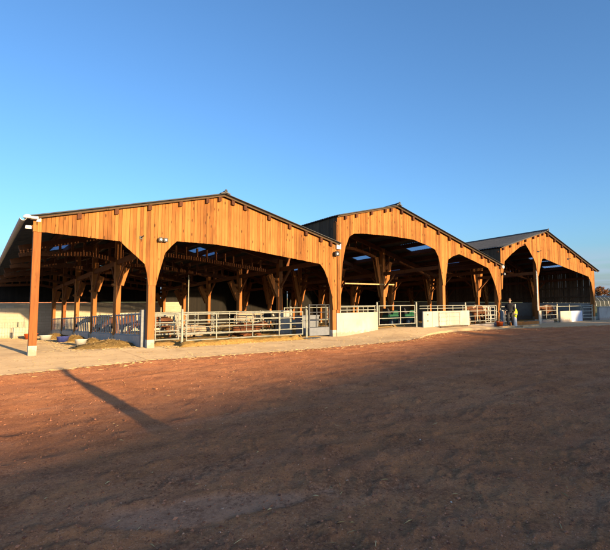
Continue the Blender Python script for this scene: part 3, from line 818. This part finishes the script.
for k, lb in ((1,'second headlock feed fence panel from the front'),(2,'third headlock feed fence panel from the front'),(3,'fourth headlock feed fence panel, behind the white-faced cow'),(4,'farthest headlock feed fence panel before the block wall')):
    dup(f0, loc=(FX, FY+.75+k*SP, f0.location.z-.045*k*SP), label=lb if k != 3 else 'fourth headlock feed fence panel from the front')
m = MB(); m.bev(4.78,4.95,FY+.42,FY+.58,0,1.32,.01); o = obj('steel_post', m, M['galv_old'], None, loc=(4.87,FY+.5,0)); tag(o, 'thick grey steel post beside the second timber post', 'post')
# comb-like pen divider near the end wall and a slim white pipe
t = thing('pen_divider', 'pale comb-shaped divider with upright slots before the end wall', 'pen divider', (9.7,34.5,0))
m = MB(); m.box(8.2,9.3,34.4,34.5,0,1.5); obj('panel', m, M['white_conc'], t)
m = MB(); m.box(9.3,12.8,34.4,34.5,1.38,1.5); obj('top_board', m, M['white_conc'], t)
m = MB()
for i in range(15): m.box(9.35+i*.23,9.43+i*.23,34.4,34.5,.9,1.38)
m.box(9.3,12.8,34.4,34.5,0,.9); obj('slats', m, M['white_conc'], t)
m = MB(); m.tube((9.05,22.6,0),(9.05,22.6,3.2),.024,10); o = obj('water_pipe', m, M['galv'], None, loc=(9.05,22.6,0)); tag(o, 'slim pale upright pipe inside the left barn', 'pipe')
# hanging rail in the middle barn
m = MB(); m.beam((17.5,20.2,2.75),(21.6,20.2,2.75),.1,.07); o = obj('timber_rail', m, M['pine'], None, loc=(19.5,20.2,2.75)); tag(o, 'pale level timber rail fixed high inside the middle barn', 'rail')

# low timber and slab pieces before the middle and right barns
def plank(name, x0, x1, y0, y1, z0, z1, mt, label, cat, rz=0):
    m = MB(); m.bev(x0,x1,y0,y1,z0,z1,.008); o = obj(name, m, M[mt], None, loc=((x0+x1)/2,(y0+y1)/2,z0)); o.rotation_euler = (0,0,rz); tag(o, label, cat); return o
plank('floor_grate', 11.15, 11.95, 15.3, 15.62, .025, .075, 'dark_steel', 'dark steel grate on the concrete before the dark gate', 'grate')
plank('plank', 19.6, 21.9, 15.1, 15.28, .2, .27, 'bark', 'dark plank lying before the cream panels', 'plank')
plank('plank', 24.0, 25.6, 14.55, 14.75, .02, .13, 'pine', 'pale thick plank lying on the dirt left of the person', 'plank')
plank('plank', 26.1, 28.0, 14.35, 14.52, .02, .12, 'pine', 'pale thick plank lying at the feet of the person', 'plank')
plank('sill_beam', 27.0, 30.4, 15.62, 15.8, .0, .22, 'board', 'orange timber sill across the opening behind the person', 'sill')
plank('sill_beam', 22.9, 25.7, 15.62, 15.78, .02, .22, 'grey_conc', 'grey kerb sill below the gate left of the person', 'sill')
plank('slab', 30.9, 33.2, 16.0, 16.9, .02, .2, 'grey_conc', 'dark slab behind the gate right of the downpipe', 'slab')
m = MB(); m.bev(30.5,30.82,FY-.06,FY+.0,.0,.88,.02); o = obj('post_guard', m, M['white_conc'], None, loc=(30.66,FY,0)); tag(o, 'pale guard plate at the foot of the downpipe post', 'guard')

# ------------------------------------------------------------------ tubs, crates, hay
def tub(x, y, r, h, mt, label, name='bucket', cat='bucket', handle=True, sq=1.0):
    t = thing(name, label, cat, (x,y,.03))
    m = MB(); m.lathe([(.001,.012),(r*.74,.012),(r*.78,.0),(r*.97,h*.93),(r*1.06,h*.94),(r*1.06,h),(r*.94,h),(r*.74,.03),(.001,.03)], (0,0,0), 22)
    m.v = [(x+p[0]*sq, y+p[1], .032+p[2]) for p in m.v]
    obj('body', m, M[mt], t, True)
    if handle:
        m = MB(); pts = [(x+r*sq*math.cos(a), y-r*.15, .03+h*.9+abs(math.sin(a))*r*.7) for a in np.linspace(0,math.pi,9)]
        m.path(pts, .007, 6); obj('handle', m, M['galv'], t)
    return t
tub(3.6,19.9,.22,.24,'white','white round feed tub nearest the big hay heap','feed_tub','tub',False,1.0)
tub(3.35,28.0,.25,.26,'white','small white tub beside the left post','feed_tub','tub',False,1.2)
tub(3.6,24.2,.25,.26,'blue','blue rubber tub between the hay heaps','feed_tub','tub',False,1.1)
tub(2.95,31.0,.3,.32,'orange','orange tub half hidden behind the left post','feed_tub','tub',False,1.2)
tub(25.35,15.35,.2,.3,'orange','orange bucket at the foot of the middle barn gate')
def hay(x, y, rx, ry, h, label, seed, mt='hay', rz=0):
    rs = random.Random(seed); m = MB(); n = 34; k = 13; vs_ = []; fs = []
    for j in range(k):
        u = j/(k-1)
        for i in range(n):
            a = 2*math.pi*i/n
            rr_ = (1-u)**.75
            nn = mnoise.noise(Vector((math.cos(a)*2.2+seed,math.sin(a)*2.2,u*2)))*.28+mnoise.noise(Vector((math.cos(a)*6+seed,math.sin(a)*6,u*6)))*.13
            hh = h*(u**.8)*(1+nn*.6)
            vs_.append((x+rx*rr_*(1+nn)*math.cos(a), y+ry*rr_*(1+nn)*math.sin(a), .02+hh))
    for j in range(k-1):
        for i in range(n): fs.append((j*n+i,j*n+(i+1)%n,(j+1)*n+(i+1)%n,(j+1)*n+i))
    m.add(vs_, fs)
    o = obj('hay_heap', m, M[mt], None, True, loc=(x,y,.02)); tag(o, label, 'hay', 'hay heaps beside the feed fence')
    # loose stalks standing off the heap
    b = MB()
    for _ in range(int(420*rx)):
        a = rs.uniform(0,6.28); u = rs.random(); rr_ = (1-u)**.75*rs.uniform(.9,1.08); px, py, pz = x+rx*rr_*math.cos(a), y+ry*rr_*math.sin(a), .03+h*(u**.8)
        d = Vector((rs.uniform(-1,1),rs.uniform(-1,1),rs.uniform(-.1,.4))).normalized()*rs.uniform(.04,.12); w = Vector((-d.y,d.x,0)).normalized()*.004
        p = Vector((px,py,pz)); b.add([p-w,p+w,p+w+d,p-w+d,p+d*.5+Vector((0,0,.004))], [(0,1,4),(1,2,4),(2,3,4),(3,0,4)], rs.random())
    s_ = obj('loose_stalks', b, MSB, o); s_['kind'] = 'stuff'
hay(4.1,17.75,1.15,.9,.26,'biggest golden hay heap in front of the feed fence',1)
hay(4.15,24.6,.7,.9,.3,'middle hay heap behind the blue tub',2)
hay(4.1,30.0,.8,1.0,.3,'farthest hay heap, right of the left post',3)
hay(4.35,21.6,.45,.8,.22,'smallest hay heap, behind the white round tub',4)
# straw strip along the long gate and bedding in the pen
def strip(name, x0, x1, y0, y1, zz, mt, seed, label):
    nx, ny = int((x1-x0)/.09)+2, max(6,int((y1-y0)/.09))
    X, Y = np.meshgrid(np.linspace(x0,x1,nx), np.linspace(y0,y1,ny))
    u = np.minimum(np.minimum((X-x0)/.35,(x1-X)/.35), np.minimum((Y-y0)/.22,(y1-Y)/.22))
    Z = slab_z(X,Y)-.03+sstep(u+.9*(fbm(X*3+seed,Y*3,4)-.5),0,1)*zz*(.55+.9*fbm(X*4,Y*4+seed,4))
    o = grid_object(name, X, Y, Z, M[mt]); struct(o,'stuff',label); return o
strip('straw_strip', 5.9, 11.3, 15.25, 16.35, .16, 'straw', 3, 'golden straw spread along the foot of the long gate')
strip('straw_bedding', 5.2, 12.9, 16.3, 37.5, .14, 'bedding', 8, 'trodden straw bedding on the floor of the left barn pen')
strip('straw_bedding', 13.7, 25.8, 17.2, 37.5, .14, 'bedding', 9, 'trodden straw bedding on the floor of the middle barn')
strip('straw_bedding', 26.5, 38.8, 17.6, 37.5, .12, 'bedding', 10, 'trodden straw bedding on the floor of the right barn')
struct(obj('straw_litter', straw_bits(lambda rs: (rs.uniform(5.4,12), 15.1+abs(rs.gauss(0,.5))), 1500, 6, lambda x,y: .035), MSB), 'stuff', 'loose straw on the concrete before the long gate')
struct(obj('straw_litter', straw_bits(lambda rs: (4.9-abs(rs.gauss(0,1.1)), rs.uniform(16,33)), 2600, 16, lambda x,y: .035, (.05,.2)), MSB), 'stuff', 'loose straw trodden over the feed alley beside the feed fence')
struct(obj('straw_litter', straw_bits(lambda rs: (rs.uniform(-4,28), rs.uniform(12.6,15.6)), 900, 18, lambda x,y: .035 if x < 13 else float(slab_z(np.array([x]),np.array([y]))[0])+.004, (.03,.12)), MSB), 'stuff', 'scattered stalks of straw on the concrete apron')
# wire crates at the far left
def crate(x, y, w, d, h, label, rz=0):
    t = thing('wire_crate', label, 'crate', (x,y,.03), 'wire crates at the left edge of the yard')
    m = MB()
    for i in range(5):
        for (a,b) in (((x-w/2+w*i/4,y-d/2),(x-w/2+w*i/4,y-d/2)),((x-w/2+w*i/4,y+d/2),(x-w/2+w*i/4,y+d/2))):
            m.tube((a[0],a[1],.05),(b[0],b[1],h),.008,5)
    for j in range(4):
        z = .06+(h-.06)*j/3
        m.path([(x-w/2,y-d/2,z),(x+w/2,y-d/2,z),(x+w/2,y+d/2,z),(x-w/2,y+d/2,z),(x-w/2,y-d/2,z)], .008, 5)
    obj('wire_cage', m, M['galv'], t)
    m = MB(); m.box(x-w/2-.02,x+w/2+.02,y-d/2-.02,y+d/2+.02,.03,.07); obj('pallet', m, M['pine'], t)
    m = MB(); m.bev(x-w/2+.04,x+w/2-.04,y-d/2+.04,y+d/2-.04,.075,h*.7,.03); obj('load', m, M['white_conc'], t)
crate(1.85,34.6,.6,.6,1.0,'wire crate cut by the left picture edge')
crate(2.55,33.8,.65,.6,1.02,'wire crate with pale sacks, right of its neighbour')
m = MB(); m.tube((3.0,36.0,0),(3.0,36.0,1.3),.03,8); o = obj('stake', m, M['galv'], None, loc=(3.0,36.0,0)); tag(o, 'thin stake standing right of the wire crates', 'stake')
# green machine behind the middle barn's first gate
def mower(x, y, label):
    t = thing('yard_machine', label, 'machine', (x,y,.2), 'green machines behind the gate')
    m = MB(); m.bev(x-.45,x+.4,y-.3,y+.3,.55,.9,.06); m.prism([(x-.1,.9),(x+.4,.9),(x+.3,1.12),(x,1.12)], y-.26, y+.26); obj('bonnet', m, M['green'], t)
    m = MB(); m.bev(x-.55,x+.5,y-.35,y+.35,.42,.55,.03); obj('chassis', m, M['black'], t)
    m = MB(); m.prism([(x-.42,.9),(x-.15,.9),(x-.2,1.0),(x-.4,1.25),(x-.46,1.25)], y-.2, y+.2); obj('seat', m, M['black'], t)
    for dx in (-.35,.32):
        for dy in (-.36,.36):
            m = MB(); m.tube((x+dx,y+dy-.06,.44),(x+dx,y+dy+.06,.44),.22,16); w = obj('wheel', m, M['black'], t)
            m = MB(); m.tube((x+dx,y+dy-.07,.44),(x+dx,y+dy+.07,.44),.1,12); obj('hub', m, M['galv'], w)
mower(19.6,18.6,'green machine behind the gate, left of two'); mower(21.2,18.8,'green machine behind the gate, right of two')

# ------------------------------------------------------------------ cattle and people
def skin(name, nodes, edges, mat, parent, sub=2, root=None):
    """nodes {key:(x,y,z,rx,ry)}: one continuous skinned surface, returned as a plain mesh object"""
    keys = list(nodes); ix = {k:i for i,k in enumerate(keys)}
    me = bpy.data.meshes.new('tmp'); me.from_pydata([nodes[k][:3] for k in keys], [(ix[a],ix[b]) for a,b in edges], [])
    o = bpy.data.objects.new('tmp', me); COL.objects.link(o)
    md = o.modifiers.new('skin','SKIN'); md.use_smooth_shade = True; md.branch_smoothing = .5
    if not me.skin_vertices: me.attributes.new('x','FLOAT','POINT')
    for i,k in enumerate(keys):
        sv = me.skin_vertices[0].data[i]; n = nodes[k]; sv.radius = (n[3], n[4] if len(n) > 4 else n[3]); sv.use_root = (k == (root or keys[0]))
    s_ = o.modifiers.new('sub','SUBSURF'); s_.levels = sub; s_.render_levels = sub
    dg = bpy.context.evaluated_depsgraph_get(); ev = o.evaluated_get(dg)
    nm = bpy.data.meshes.new_from_object(ev); nm.materials.clear(); nm.materials.append(mat); nm.name = name
    bpy.data.objects.remove(o)
    nm.polygons.foreach_set('use_smooth', [True]*len(nm.polygons))
    r = bpy.data.objects.new(name, nm); COL.objects.link(r); r.parent = parent
    ORG[r.as_pointer()] = Vector((0,0,0)); return r
def mat_coat(name, a, b, th=.5, sc=1.6):
    t = NT(name); n = t.noise(sc, 2, rough=.4)
    c = t.ramp(n, [(th-.015,a),(th+.015,b)])
    t.bump(t.noise(40,3), .2, .01); return t.fin(c, .75, drough=.4)
COAT = dict(red=mat_coat('red_and_white_coat', (.12,.042,.014), (.42,.33,.25), .5), bw=mat_coat('black_and_white_coat', (.018,.017,.017), (.6,.56,.5), .55),
            brown=mat_coat('red_brown_coat', (.09,.034,.014), (.14,.05,.02), .5, 3), cream=mat_coat('cream_coat', (.3,.22,.15), (.4,.31,.22), .5, 3))
def cow(x, y, rz, coat, label, head=0.0, lying=False, scale=1.0, group='cattle in the barns'):
    t = thing('cow', label, 'cow', (x,y,.08 if not 13.3<x<26 else .25), group); t['_local'] = 1
    t.rotation_euler = (0,0,rz); t.scale = (scale,)*3
    ORG[t.as_pointer()] = Vector((0,0,0))
    dz = -.62 if lying else 0
    hd = head
    N = dict(mid=(0,0,1.02+dz,.31,.38), rump=(-.5,0,1.1+dz,.27,.33), tailhead=(-.85,0,1.18+dz,.15,.17), chest=(.5,0,1.02+dz,.27,.36), base=(.78,0,1.12+dz,.18,.24),
             neck=(1.02,0,1.24+dz+hd*.4,.12,.17), poll=(1.25,0,1.4+dz+hd,.11,.12), nose=(1.47,0,1.24+dz+hd*1.1,.08,.09), muzzle=(1.64,0,1.1+dz+hd*1.15,.075,.07))
    E = [('mid','rump'),('rump','tailhead'),('mid','chest'),('chest','base'),('base','neck'),('neck','poll'),('poll','nose'),('nose','muzzle')]
    for s_, q in ((-1,'l'),(1,'r')):
        if lying:
            N.update({q+'h1':(-.5,s_*.3,.32,.16),q+'h2':(-.15,s_*.42,.24,.11),q+'h3':(-.5,s_*.46,.1,.06),q+'h4':(-.25,s_*.5,.07,.05),
                      q+'f1':(.5,s_*.24,.28,.13),q+'f2':(.8,s_*.28,.12,.07),q+'f3':(.5,s_*.32,.07,.05)})
            E += [('rump',q+'h1'),(q+'h1',q+'h2'),(q+'h2',q+'h3'),(q+'h3',q+'h4'),('chest',q+'f1'),(q+'f1',q+'f2'),(q+'f2',q+'f3')]
        else:
            st = s_*.05
            N.update({q+'h1':(-.58,s_*.2,.82,.15),q+'h2':(-.5+st,s_*.21,.62,.1),q+'h3':(-.74+st,s_*.2,.4,.06),q+'h4':(-.68+st,s_*.2,.12,.045),q+'h5':(-.64+st,s_*.2,.03,.055),
                      q+'f1':(.5,s_*.19,.76,.13),q+'f2':(.52-st,s_*.18,.42,.065),q+'f3':(.52-st,s_*.18,.12,.045),q+'f4':(.55-st,s_*.18,.03,.055)})
            E += [('rump',q+'h1'),(q+'h1',q+'h2'),(q+'h2',q+'h3'),(q+'h3',q+'h4'),(q+'h4',q+'h5'),('chest',q+'f1'),(q+'f1',q+'f2'),(q+'f2',q+'f3'),(q+'f3',q+'f4')]
    b = skin('body', N, E, COAT[coat], t, 2, 'mid')
    pz = 1.4+dz+hd
    for s_ in (-1,1):
        m = MB(); m.lathe([(.001,-.11),(.035,-.07),(.045,0),(.03,.07),(.001,.1)], (0,0,0), 8)
        m.v = [(1.2+p[0]*.4, s_*(.2+p[2]), pz+.02+p[1]*.8) for p in m.v]; obj('ear', m, COAT[coat], t, True)
        m = MB(); m.tube((1.38,s_*.085,pz-.07),(1.38,s_*.105,pz-.07),.02,8); obj('eye', m, M['black'], t)
    m = MB(); m.path([(-.96,0,1.2+dz),(-1.02,0,1.0+dz*.9),(-1.03,0,.7+dz*.8),(-1.02,0,.55+dz*.6)], .025, 6); m.tube((-1.02,0,.56+dz*.6),(-1.02,0,.4+dz*.45),.05,6,.02); obj('tail', m, COAT[coat], t)
    m = MB(); m.lathe([(.001,-.06),(.05,-.05),(.062,0),(.001,.03)], (0,0,0), 10); m.v = [(1.68-p[2]*.3, p[0], 1.07+dz+hd*1.15+p[1]*.9) for p in m.v]; obj('snout', m, M['black'] if coat != 'cream' else COAT['brown'], t, True)
    return t
cow(6.3,23.1,rad(184),'red','orange and white cow reaching through the feed fence',-.45,False,.85)
cow(6.35,28.6,rad(180),'bw','black and white cow at the feed fence behind the orange one',-.4,False,.9)
cow(6.4,19.3,rad(176),'brown','brown cow with lowered head behind the first feed panel',-.5,False,.75)
cow(9.9,18.1,rad(8),'brown','red-brown cow lying in the straw behind the long gate',-.05,True,.85)
cow(8.0,19.6,rad(165),'cream','cream cow lying left of the red-brown one',-.1,True,.85)
cow(11.3,20.6,rad(20),'cream','cream cow standing at the right end of the long gate',-.25,False,.85)
cow(12.9,21.4,rad(200),'bw','dark piebald cow standing behind the dark gate',-.15,False,.9)
cow(27.6,18.3,rad(172),'red','orange and white cow behind the gate beside the grey block',-.4,False,.95)
cow(29.6,18.9,rad(20),'bw','black and white cow behind the same gate, farther right',-.2,False,.9)
cow(36.5,18.0,rad(172),'red','orange and white cow behind the gate right of the downpipe',-.35,False,.9)
cow(38.0,18.9,rad(10),'red','spotted cow behind the cream panel of the right barn',-.25,False,.9)

MSKIN = mat_simple('skin', (.42,.24,.16), (.48,.28,.19), 8, .6, 0, 0)
MHAIR = mat_simple('short_hair', (.1,.07,.045), (.16,.11,.07), 20, .8, 0, .3)
MJACK = mat_simple('dark_work_jacket', (.012,.013,.017), (.022,.023,.03), 8, .85, 0, .2)
MTROU = mat_simple('dark_work_trousers', (.03,.032,.035), (.05,.05,.052), 8, .85, 0, .2)
MVEST = mat_simple('high_visibility_cloth', (.6,.72,.02), (.7,.8,.04), 8, .7, 0, .2)
MBOOT = mat_simple('tan_boots', (.35,.25,.08), (.45,.33,.12), 8, .7, 0, .1)
def person(x, y, rz, label, vest=False, arms='side', z=.03, scale=1.0):
    t = thing('person', label, 'person', (x,y,z)); t['_local'] = 1; t.rotation_euler = (0,0,rz); t.scale = (scale,)*3
    ORG[t.as_pointer()] = Vector((0,0,0))
    H = .06
    N = dict(pelvis=(0,0,.95,.15,.11), waist=(0,.01,1.12,.13,.1), chest=(0,.01,1.32,.165,.115), neckb=(0,0,1.47,.07,.065), neck=(0,-.01,1.53,.052,.055), skull=(0,-.02,1.64,.075,.09), crown=(0,-.01,1.72,.06,.07))
    E = [('pelvis','waist'),('waist','chest'),('chest','neckb'),('neckb','neck'),('neck','skull'),('skull','crown')]
    for s_, q in ((-1,'l'),(1,'r')):
        st = .1*s_
        N.update({q+'hip':(s_*.095,0,.88,.1),q+'knee':(s_*.11,st*.6-.02,.5,.06),q+'ank':(s_*.115,st+.02,.09,.042),q+'toe':(s_*.125,st-.13,.035,.035),
                  q+'sh':(s_*.19,.01,1.41,.065)})
        E += [('pelvis',q+'hip'),(q+'hip',q+'knee'),(q+'knee',q+'ank'),(q+'ank',q+'toe'),('chest',q+'sh'),(q+'sh',q+'el'),(q+'el',q+'wr'),(q+'wr',q+'palm')]
        if arms == 'side':
            N.update({q+'el':(s_*.27,.03,1.13,.045),q+'wr':(s_*.27,-.1,.93,.03),q+'palm':(s_*.265,-.14,.86,.032,.022)}); wr = Vector((s_*.265,-.14,.86)); dr = Vector((0,-.25,-1)).normalized()
        else:
            N.update({q+'el':(s_*.19,-.16,1.2,.045),q+'wr':(s_*.1,-.3,1.4,.03),q+'palm':(s_*.07,-.33,1.47,.032,.022)}); wr = Vector((s_*.07,-.33,1.47)); dr = Vector((-s_*.3,-.2,1)).normalized()
        for i in range(4):
            off = Vector((0,(i-1.5)*.02,0)) if arms == 'side' else Vector(((i-1.5)*.018,0,0))
            ln = (.035,.042,.04,.03)[i]
            a = wr+off+dr*.03; b2 = a+dr*ln; c2 = b2+(dr+Vector((-s_*.5,-.1,0))).normalized()*ln*.8
            N[q+'fa%d'%i] = (*a,.0095); N[q+'fb%d'%i] = (*b2,.0085); N[q+'fc%d'%i] = (*c2,.007)
            E += [(q+'palm',q+'fa%d'%i),(q+'fa%d'%i,q+'fb%d'%i),(q+'fb%d'%i,q+'fc%d'%i)]
        a = wr+Vector((-s_*.02,-.03,0)); b2 = a+dr*.03+Vector((-s_*.015,-.02,0)); N[q+'ta'] = (*a,.011); N[q+'tb'] = (*b2,.009); E += [(q+'palm',q+'ta'),(q+'ta',q+'tb')]
    skin('body', N, E, MSKIN, t, 2, 'pelvis')
    # jacket, trousers, boots, hair and face over the body
    J = dict(hem=(0,.01,.86,.19,.15), waist=(0,.01,1.0,.19,.15), mid=(0,.01,1.15,.185,.145), chest=(0,.01,1.33,.2,.155), yoke=(0,0,1.43,.15,.12), col=(0,0,1.52,.085,.085)); JE = [('hem','waist'),('waist','mid'),('mid','chest'),('chest','yoke'),('yoke','col')]
    for q in 'lr':
        for k, rr_ in (('sh',.1),('el',.075),('wr',.055)): J[q+k] = (*N[q+k][:3], rr_)
        JE += [('chest',q+'sh'),(q+'sh',q+'el'),(q+'el',q+'wr')]
    j = skin('jacket', J, JE, MJACK, t, 2, 'mid')
    T = dict(pelvis=(0,0,.97,.18,.14), waist=(0,.01,1.07,.165,.125)); TE = [('pelvis','waist')]
    for q in 'lr':
        for k, rr_ in (('hip',.13),('knee',.095),('ank',.075)): T[q+k] = (*N[q+k][:3], rr_)
        TE += [('pelvis',q+'hip'),(q+'hip',q+'knee'),(q+'knee',q+'ank')]
    skin('trousers', T, TE, MTROU, t, 2, 'pelvis')
    for q in 'lr':
        a = N[q+'ank']; b2 = N[q+'toe']
        skin('boot', dict(a=(a[0],a[1]+.02,.16,.055),b=(a[0],a[1]+.02,.055,.055),c=(b2[0],b2[1]-.02,.045,.05,.045)), [('a','b'),('b','c')], MBOOT, t, 1, 'a')
    skin('hair', dict(a=(0,.035,1.66,.075,.08),b=(0,.02,1.745,.075,.085),c=(0,-.04,1.775,.055,.045)), [('a','b'),('b','c')], MHAIR, t, 2, 'a')
    m = MB(); m.tube((0,-.1,1.665),(0,-.135,1.63),.012,6,.018); obj('nose', m, MSKIN, t, True)
    for s_ in (-1,1):
        m = MB(); m.tube((s_*.032,-.098,1.675),(s_*.032,-.112,1.675),.011,8); obj('eye', m, M['black'], t)
        m = MB(); m.lathe([(.001,-.03),(.014,-.02),(.018,.01),(.001,.03)], (s_*.085,.0,1.65), 8); obj('ear', m, MSKIN, t, True)
    m = MB(); m.box(-.025,.025,-.108,-.1,1.592,1.6); obj('mouth', m, MBOOT, t)
    return t
person(26.15,15.15,rad(-70),'standing person in a black jacket and dark trousers beside the grey block', z=.03, scale=.94)
t = thing('safety_vest', 'bright yellow safety vest hanging over the white sack beside the person', 'vest', (26.33,14.95,.5))
m = MB(); m.lathe([(.09,.52),(.12,.62),(.155,.8),(.15,.95),(.1,1.06),(.04,1.09)], (0,0,0), 16); m.v = [(26.33+p[0]*.85*.8+.02*math.sin(p[2]*17), 14.93+p[1]*.75, p[2]+.02) for p in m.v]; obj('cloth', m, MVEST, t, True)
m = MB(); m.lathe([(.152,.72),(.158,.75),(.158,.79),(.152,.8)], (0,0,0), 16); m.v = [(26.33+p[0]*.85*.84, 14.93+p[1]*.8, p[2]) for p in m.v]; obj('reflective_band', m, M['galv'], t)
t = thing('feed_sack', 'upright white sack under the yellow vest', 'sack', (26.33,14.95,.03))
m = MB(); m.lathe([(.001,0),(.1,.0),(.13,.05),(.125,.3),(.11,.5),(.1,.62),(.05,.85),(.03,.98)], (0,0,0), 16); m.v = [(26.33+p[0]*.85*(1+.1*math.sin(p[2]*14)), 14.95+p[1]*.8, p[2]+.03) for p in m.v]; obj('body', m, M['white'], t, True)
# a companion standing right of the photographer: the long narrow shadow on the dirt is theirs
person(2.4,-1.35,rad(262),'person standing in the yard out of frame whose long shadow crosses the dirt', arms='side', z=0)

# ------------------------------------------------------------------ trees
def tree(x, y, h, w, leaf, label, seed, n=1800, crown0=.25, group=None, name='tree', leafs=.22, trunk=None):
    rs = random.Random(seed); t = thing(name, label, 'tree', (x,y,0), group)
    m = MB(); p = Vector((x,y,-.1)); r_ = trunk or h*.028
    top = []
    for i in range(6):
        q = Vector((x+rs.uniform(-.03,.03)*h*.4*i/6, y+rs.uniform(-.03,.03)*h*.4*i/6, h*.8*(i+1)/6)); m.tube(p,q,r_*(1-i/7),8,r_*(1-(i+1)/7)); p = q
        if i >= 1: top.append(q)
    limbs = []
    for i in range(11):
        b = rs.choice(top); a = rs.uniform(0,6.28); L = w*rs.uniform(.35,.8)*(1-.5*b.z/h); e = b+Vector((math.cos(a)*L, math.sin(a)*L, L*rs.uniform(.2,.9)))
        e.z = min(e.z,h*.93); m.tube(b,e,r_*.35,6,r_*.08); limbs.append(e)
    obj('trunk', m, M['bark'], t)
    m = MB(); cl = []
    for i in range(46):
        u = rs.random(); z = h*(crown0+(1-crown0)*u); rr_ = w*math.sin(math.pi*(.12+.85*(u**.8)))**.7*rs.uniform(.2,1); a = rs.uniform(0,6.28)
        cl.append((x+rr_*math.cos(a)*.85, y+rr_*math.sin(a)*.85, min(z,h*.95), w*rs.uniform(.14,.34)))
    cl += [(e.x,e.y,e.z,w*.22) for e in limbs]
    for _ in range(n):
        c = rs.choice(cl); d = Vector((rs.gauss(0,1),rs.gauss(0,1),rs.gauss(0,1))).normalized()*c[3]*rs.random()**.4
        q = Vector(c[:3])+d; q.z = max(.1,q.z)
        a = Vector((rs.uniform(-1,1),rs.uniform(-1,1),rs.uniform(-1,1))).normalized()*leafs*rs.uniform(.5,1.2); b = a.orthogonal().normalized()*a.length*.6
        m.add([q-a,q+b*.6,q+a,q-b*.6], [(0,1,2,3)], rs.random())
    obj('crown', m, M[leaf], t); return t
# hedge trees beyond the field at the right
rs = random.Random(77)
gt = 'trees beyond the field at the right'
kinds = (('leaf_autumn','orange autumn tree beyond the field'),('leaf_green','green tree beyond the field'),('leaf_dark','dark low tree beyond the field'))
for i in range(22):
    b = rad(62.5+i*1.05+rs.uniform(-.2,.2)); D = 150+rs.uniform(-10,25)
    k = (0,1,0,2,0,1)[i%6]; hh = rs.uniform(4.2,6.3)
    o = tree(D*math.sin(b), D*math.cos(b), hh, rs.uniform(2.2,3.4), kinds[k][0], kinds[k][1], 100+i, 900, .08, gt, leafs=.4)
    o['label'] = kinds[k][1]+(', part of the hedge line right of the barns')
# greenhouse with ribbed sides in front of the trees
t = thing('polytunnel', 'long low grey polytunnel with upright ribs beyond the field', 'polytunnel', (120,50,0))
bA = Vector((96,50.5,0)); bB = Vector((131,37.5,0)); dv = (bB-bA).normalized(); nv = Vector((dv.y,-dv.x,0))
m = MB(); Lq = (bB-bA).length; nn = 34; prof = [(-3.0,0),(-2.8,1.15),(-1.9,1.9),(0,2.25),(1.9,1.9),(2.8,1.15),(3.0,0)]
for a,b in zip(prof[:-1],prof[1:]):
    p0, p1 = bA+nv*a[0]+Vector((0,0,a[1])), bA+nv*b[0]+Vector((0,0,b[1])); m.add([p0,p1,p1+dv*Lq,p0+dv*Lq], [(0,1,2,3)])
obj('cover', m, M['tunnel'], t)
for i in range(nn):
    m = MB(); o_ = bA+dv*(Lq*i/(nn-1)); m.path([o_+nv*a*1.01+Vector((0,0,z*1.01)) for a,z in prof], .05, 6); obj('rib', m, M['galv_dull'], t)
# trees behind the barns (seen from a step to the side) and behind the camera, where they and the shed shade the yard
for i,(x,y,h,w,k) in enumerate([(-14,62,8,3.2,'leaf_dark'),(-24,58,9,3.6,'leaf_green'),(-36,66,8,3.4,'leaf_autumn')]):
    tree(x,y,h,w,k,('dark','green','orange')[i]+' tree standing behind the left barn to the left', 200+i, 1500, .12, None, leafs=.3)
tn = math.tan(rad(SUN_EL))
def edge_h(X, yedge, yt): return tn*(yedge-yt)
back = [(21.6,-38,11.0,3.4),(24.6,-38.5,11.9,3.8),(23.5,-38,11.9,3.0),(26.5,-37,12.9,4),(29.0,-38,14.0,4.4),(31.5,-37,13.4,4.0),(33.2,-38,13.9,3.4),(38.6,-38,29,4.2),(41.3,-37.5,31,4.2),(43.5,-37,31,4.4),(48,-38,32,4.4),(20.0,-38,11.2,2.6),(5.0,-38,6.9,1.3),(9.2,-38,8.0,1.4),(52,-36,34,4.5),(57,-37,34,4.5)]
for i,(x,y,ye,w) in enumerate(back):
    tree(x+1.9, y, edge_h(x,ye,y)+.15, w, 'leaf_dark' if i%2 else 'leaf_green', 'dense tree behind the photographer shading the yard', 300+i, 2600 if x < 25 else 9000, .02, 'trees behind the photographer', leafs=.28 if x < 25 else .36)
t = thing('farm_shed', 'long low farm shed behind the photographer whose roof shades the dirt', 'shed', (-4,-46,0)); t['_local'] = 1; ang_ = math.atan2(.31,1)
t.rotation_euler = (0,0,ang_); ORG[t.as_pointer()] = Vector((0,0,0))
hr = tn*50.8
m = MB(); m.box(-34,29.3,-5,5,0,hr-1.5); obj('wall', m, M['grey_conc'], t)
m = MB(); m.prism([(-5.4,hr-1.62),(0,hr),(5.4,hr-1.62),(5.4,hr-1.7),(0,hr-.09),(-5.4,hr-1.7)], -34.4, 29.7); m.v = [(b,-a,c) for a,b,c in m.v]; obj('roof', m, M['roof'], t)
for x in (-24,-10,4,18):
    m = MB(); m.box(x-2,x+2,5.0,5.06,0,3.2); d = obj('door', m, M['old_board'], t)
    m = MB(); m.box(x+1.6,x+1.66,5.06,5.12,1.2,1.6); obj('handle', m, M['black'], d)

for o in bpy.data.objects:
    if '_local' in o: del o['_local']
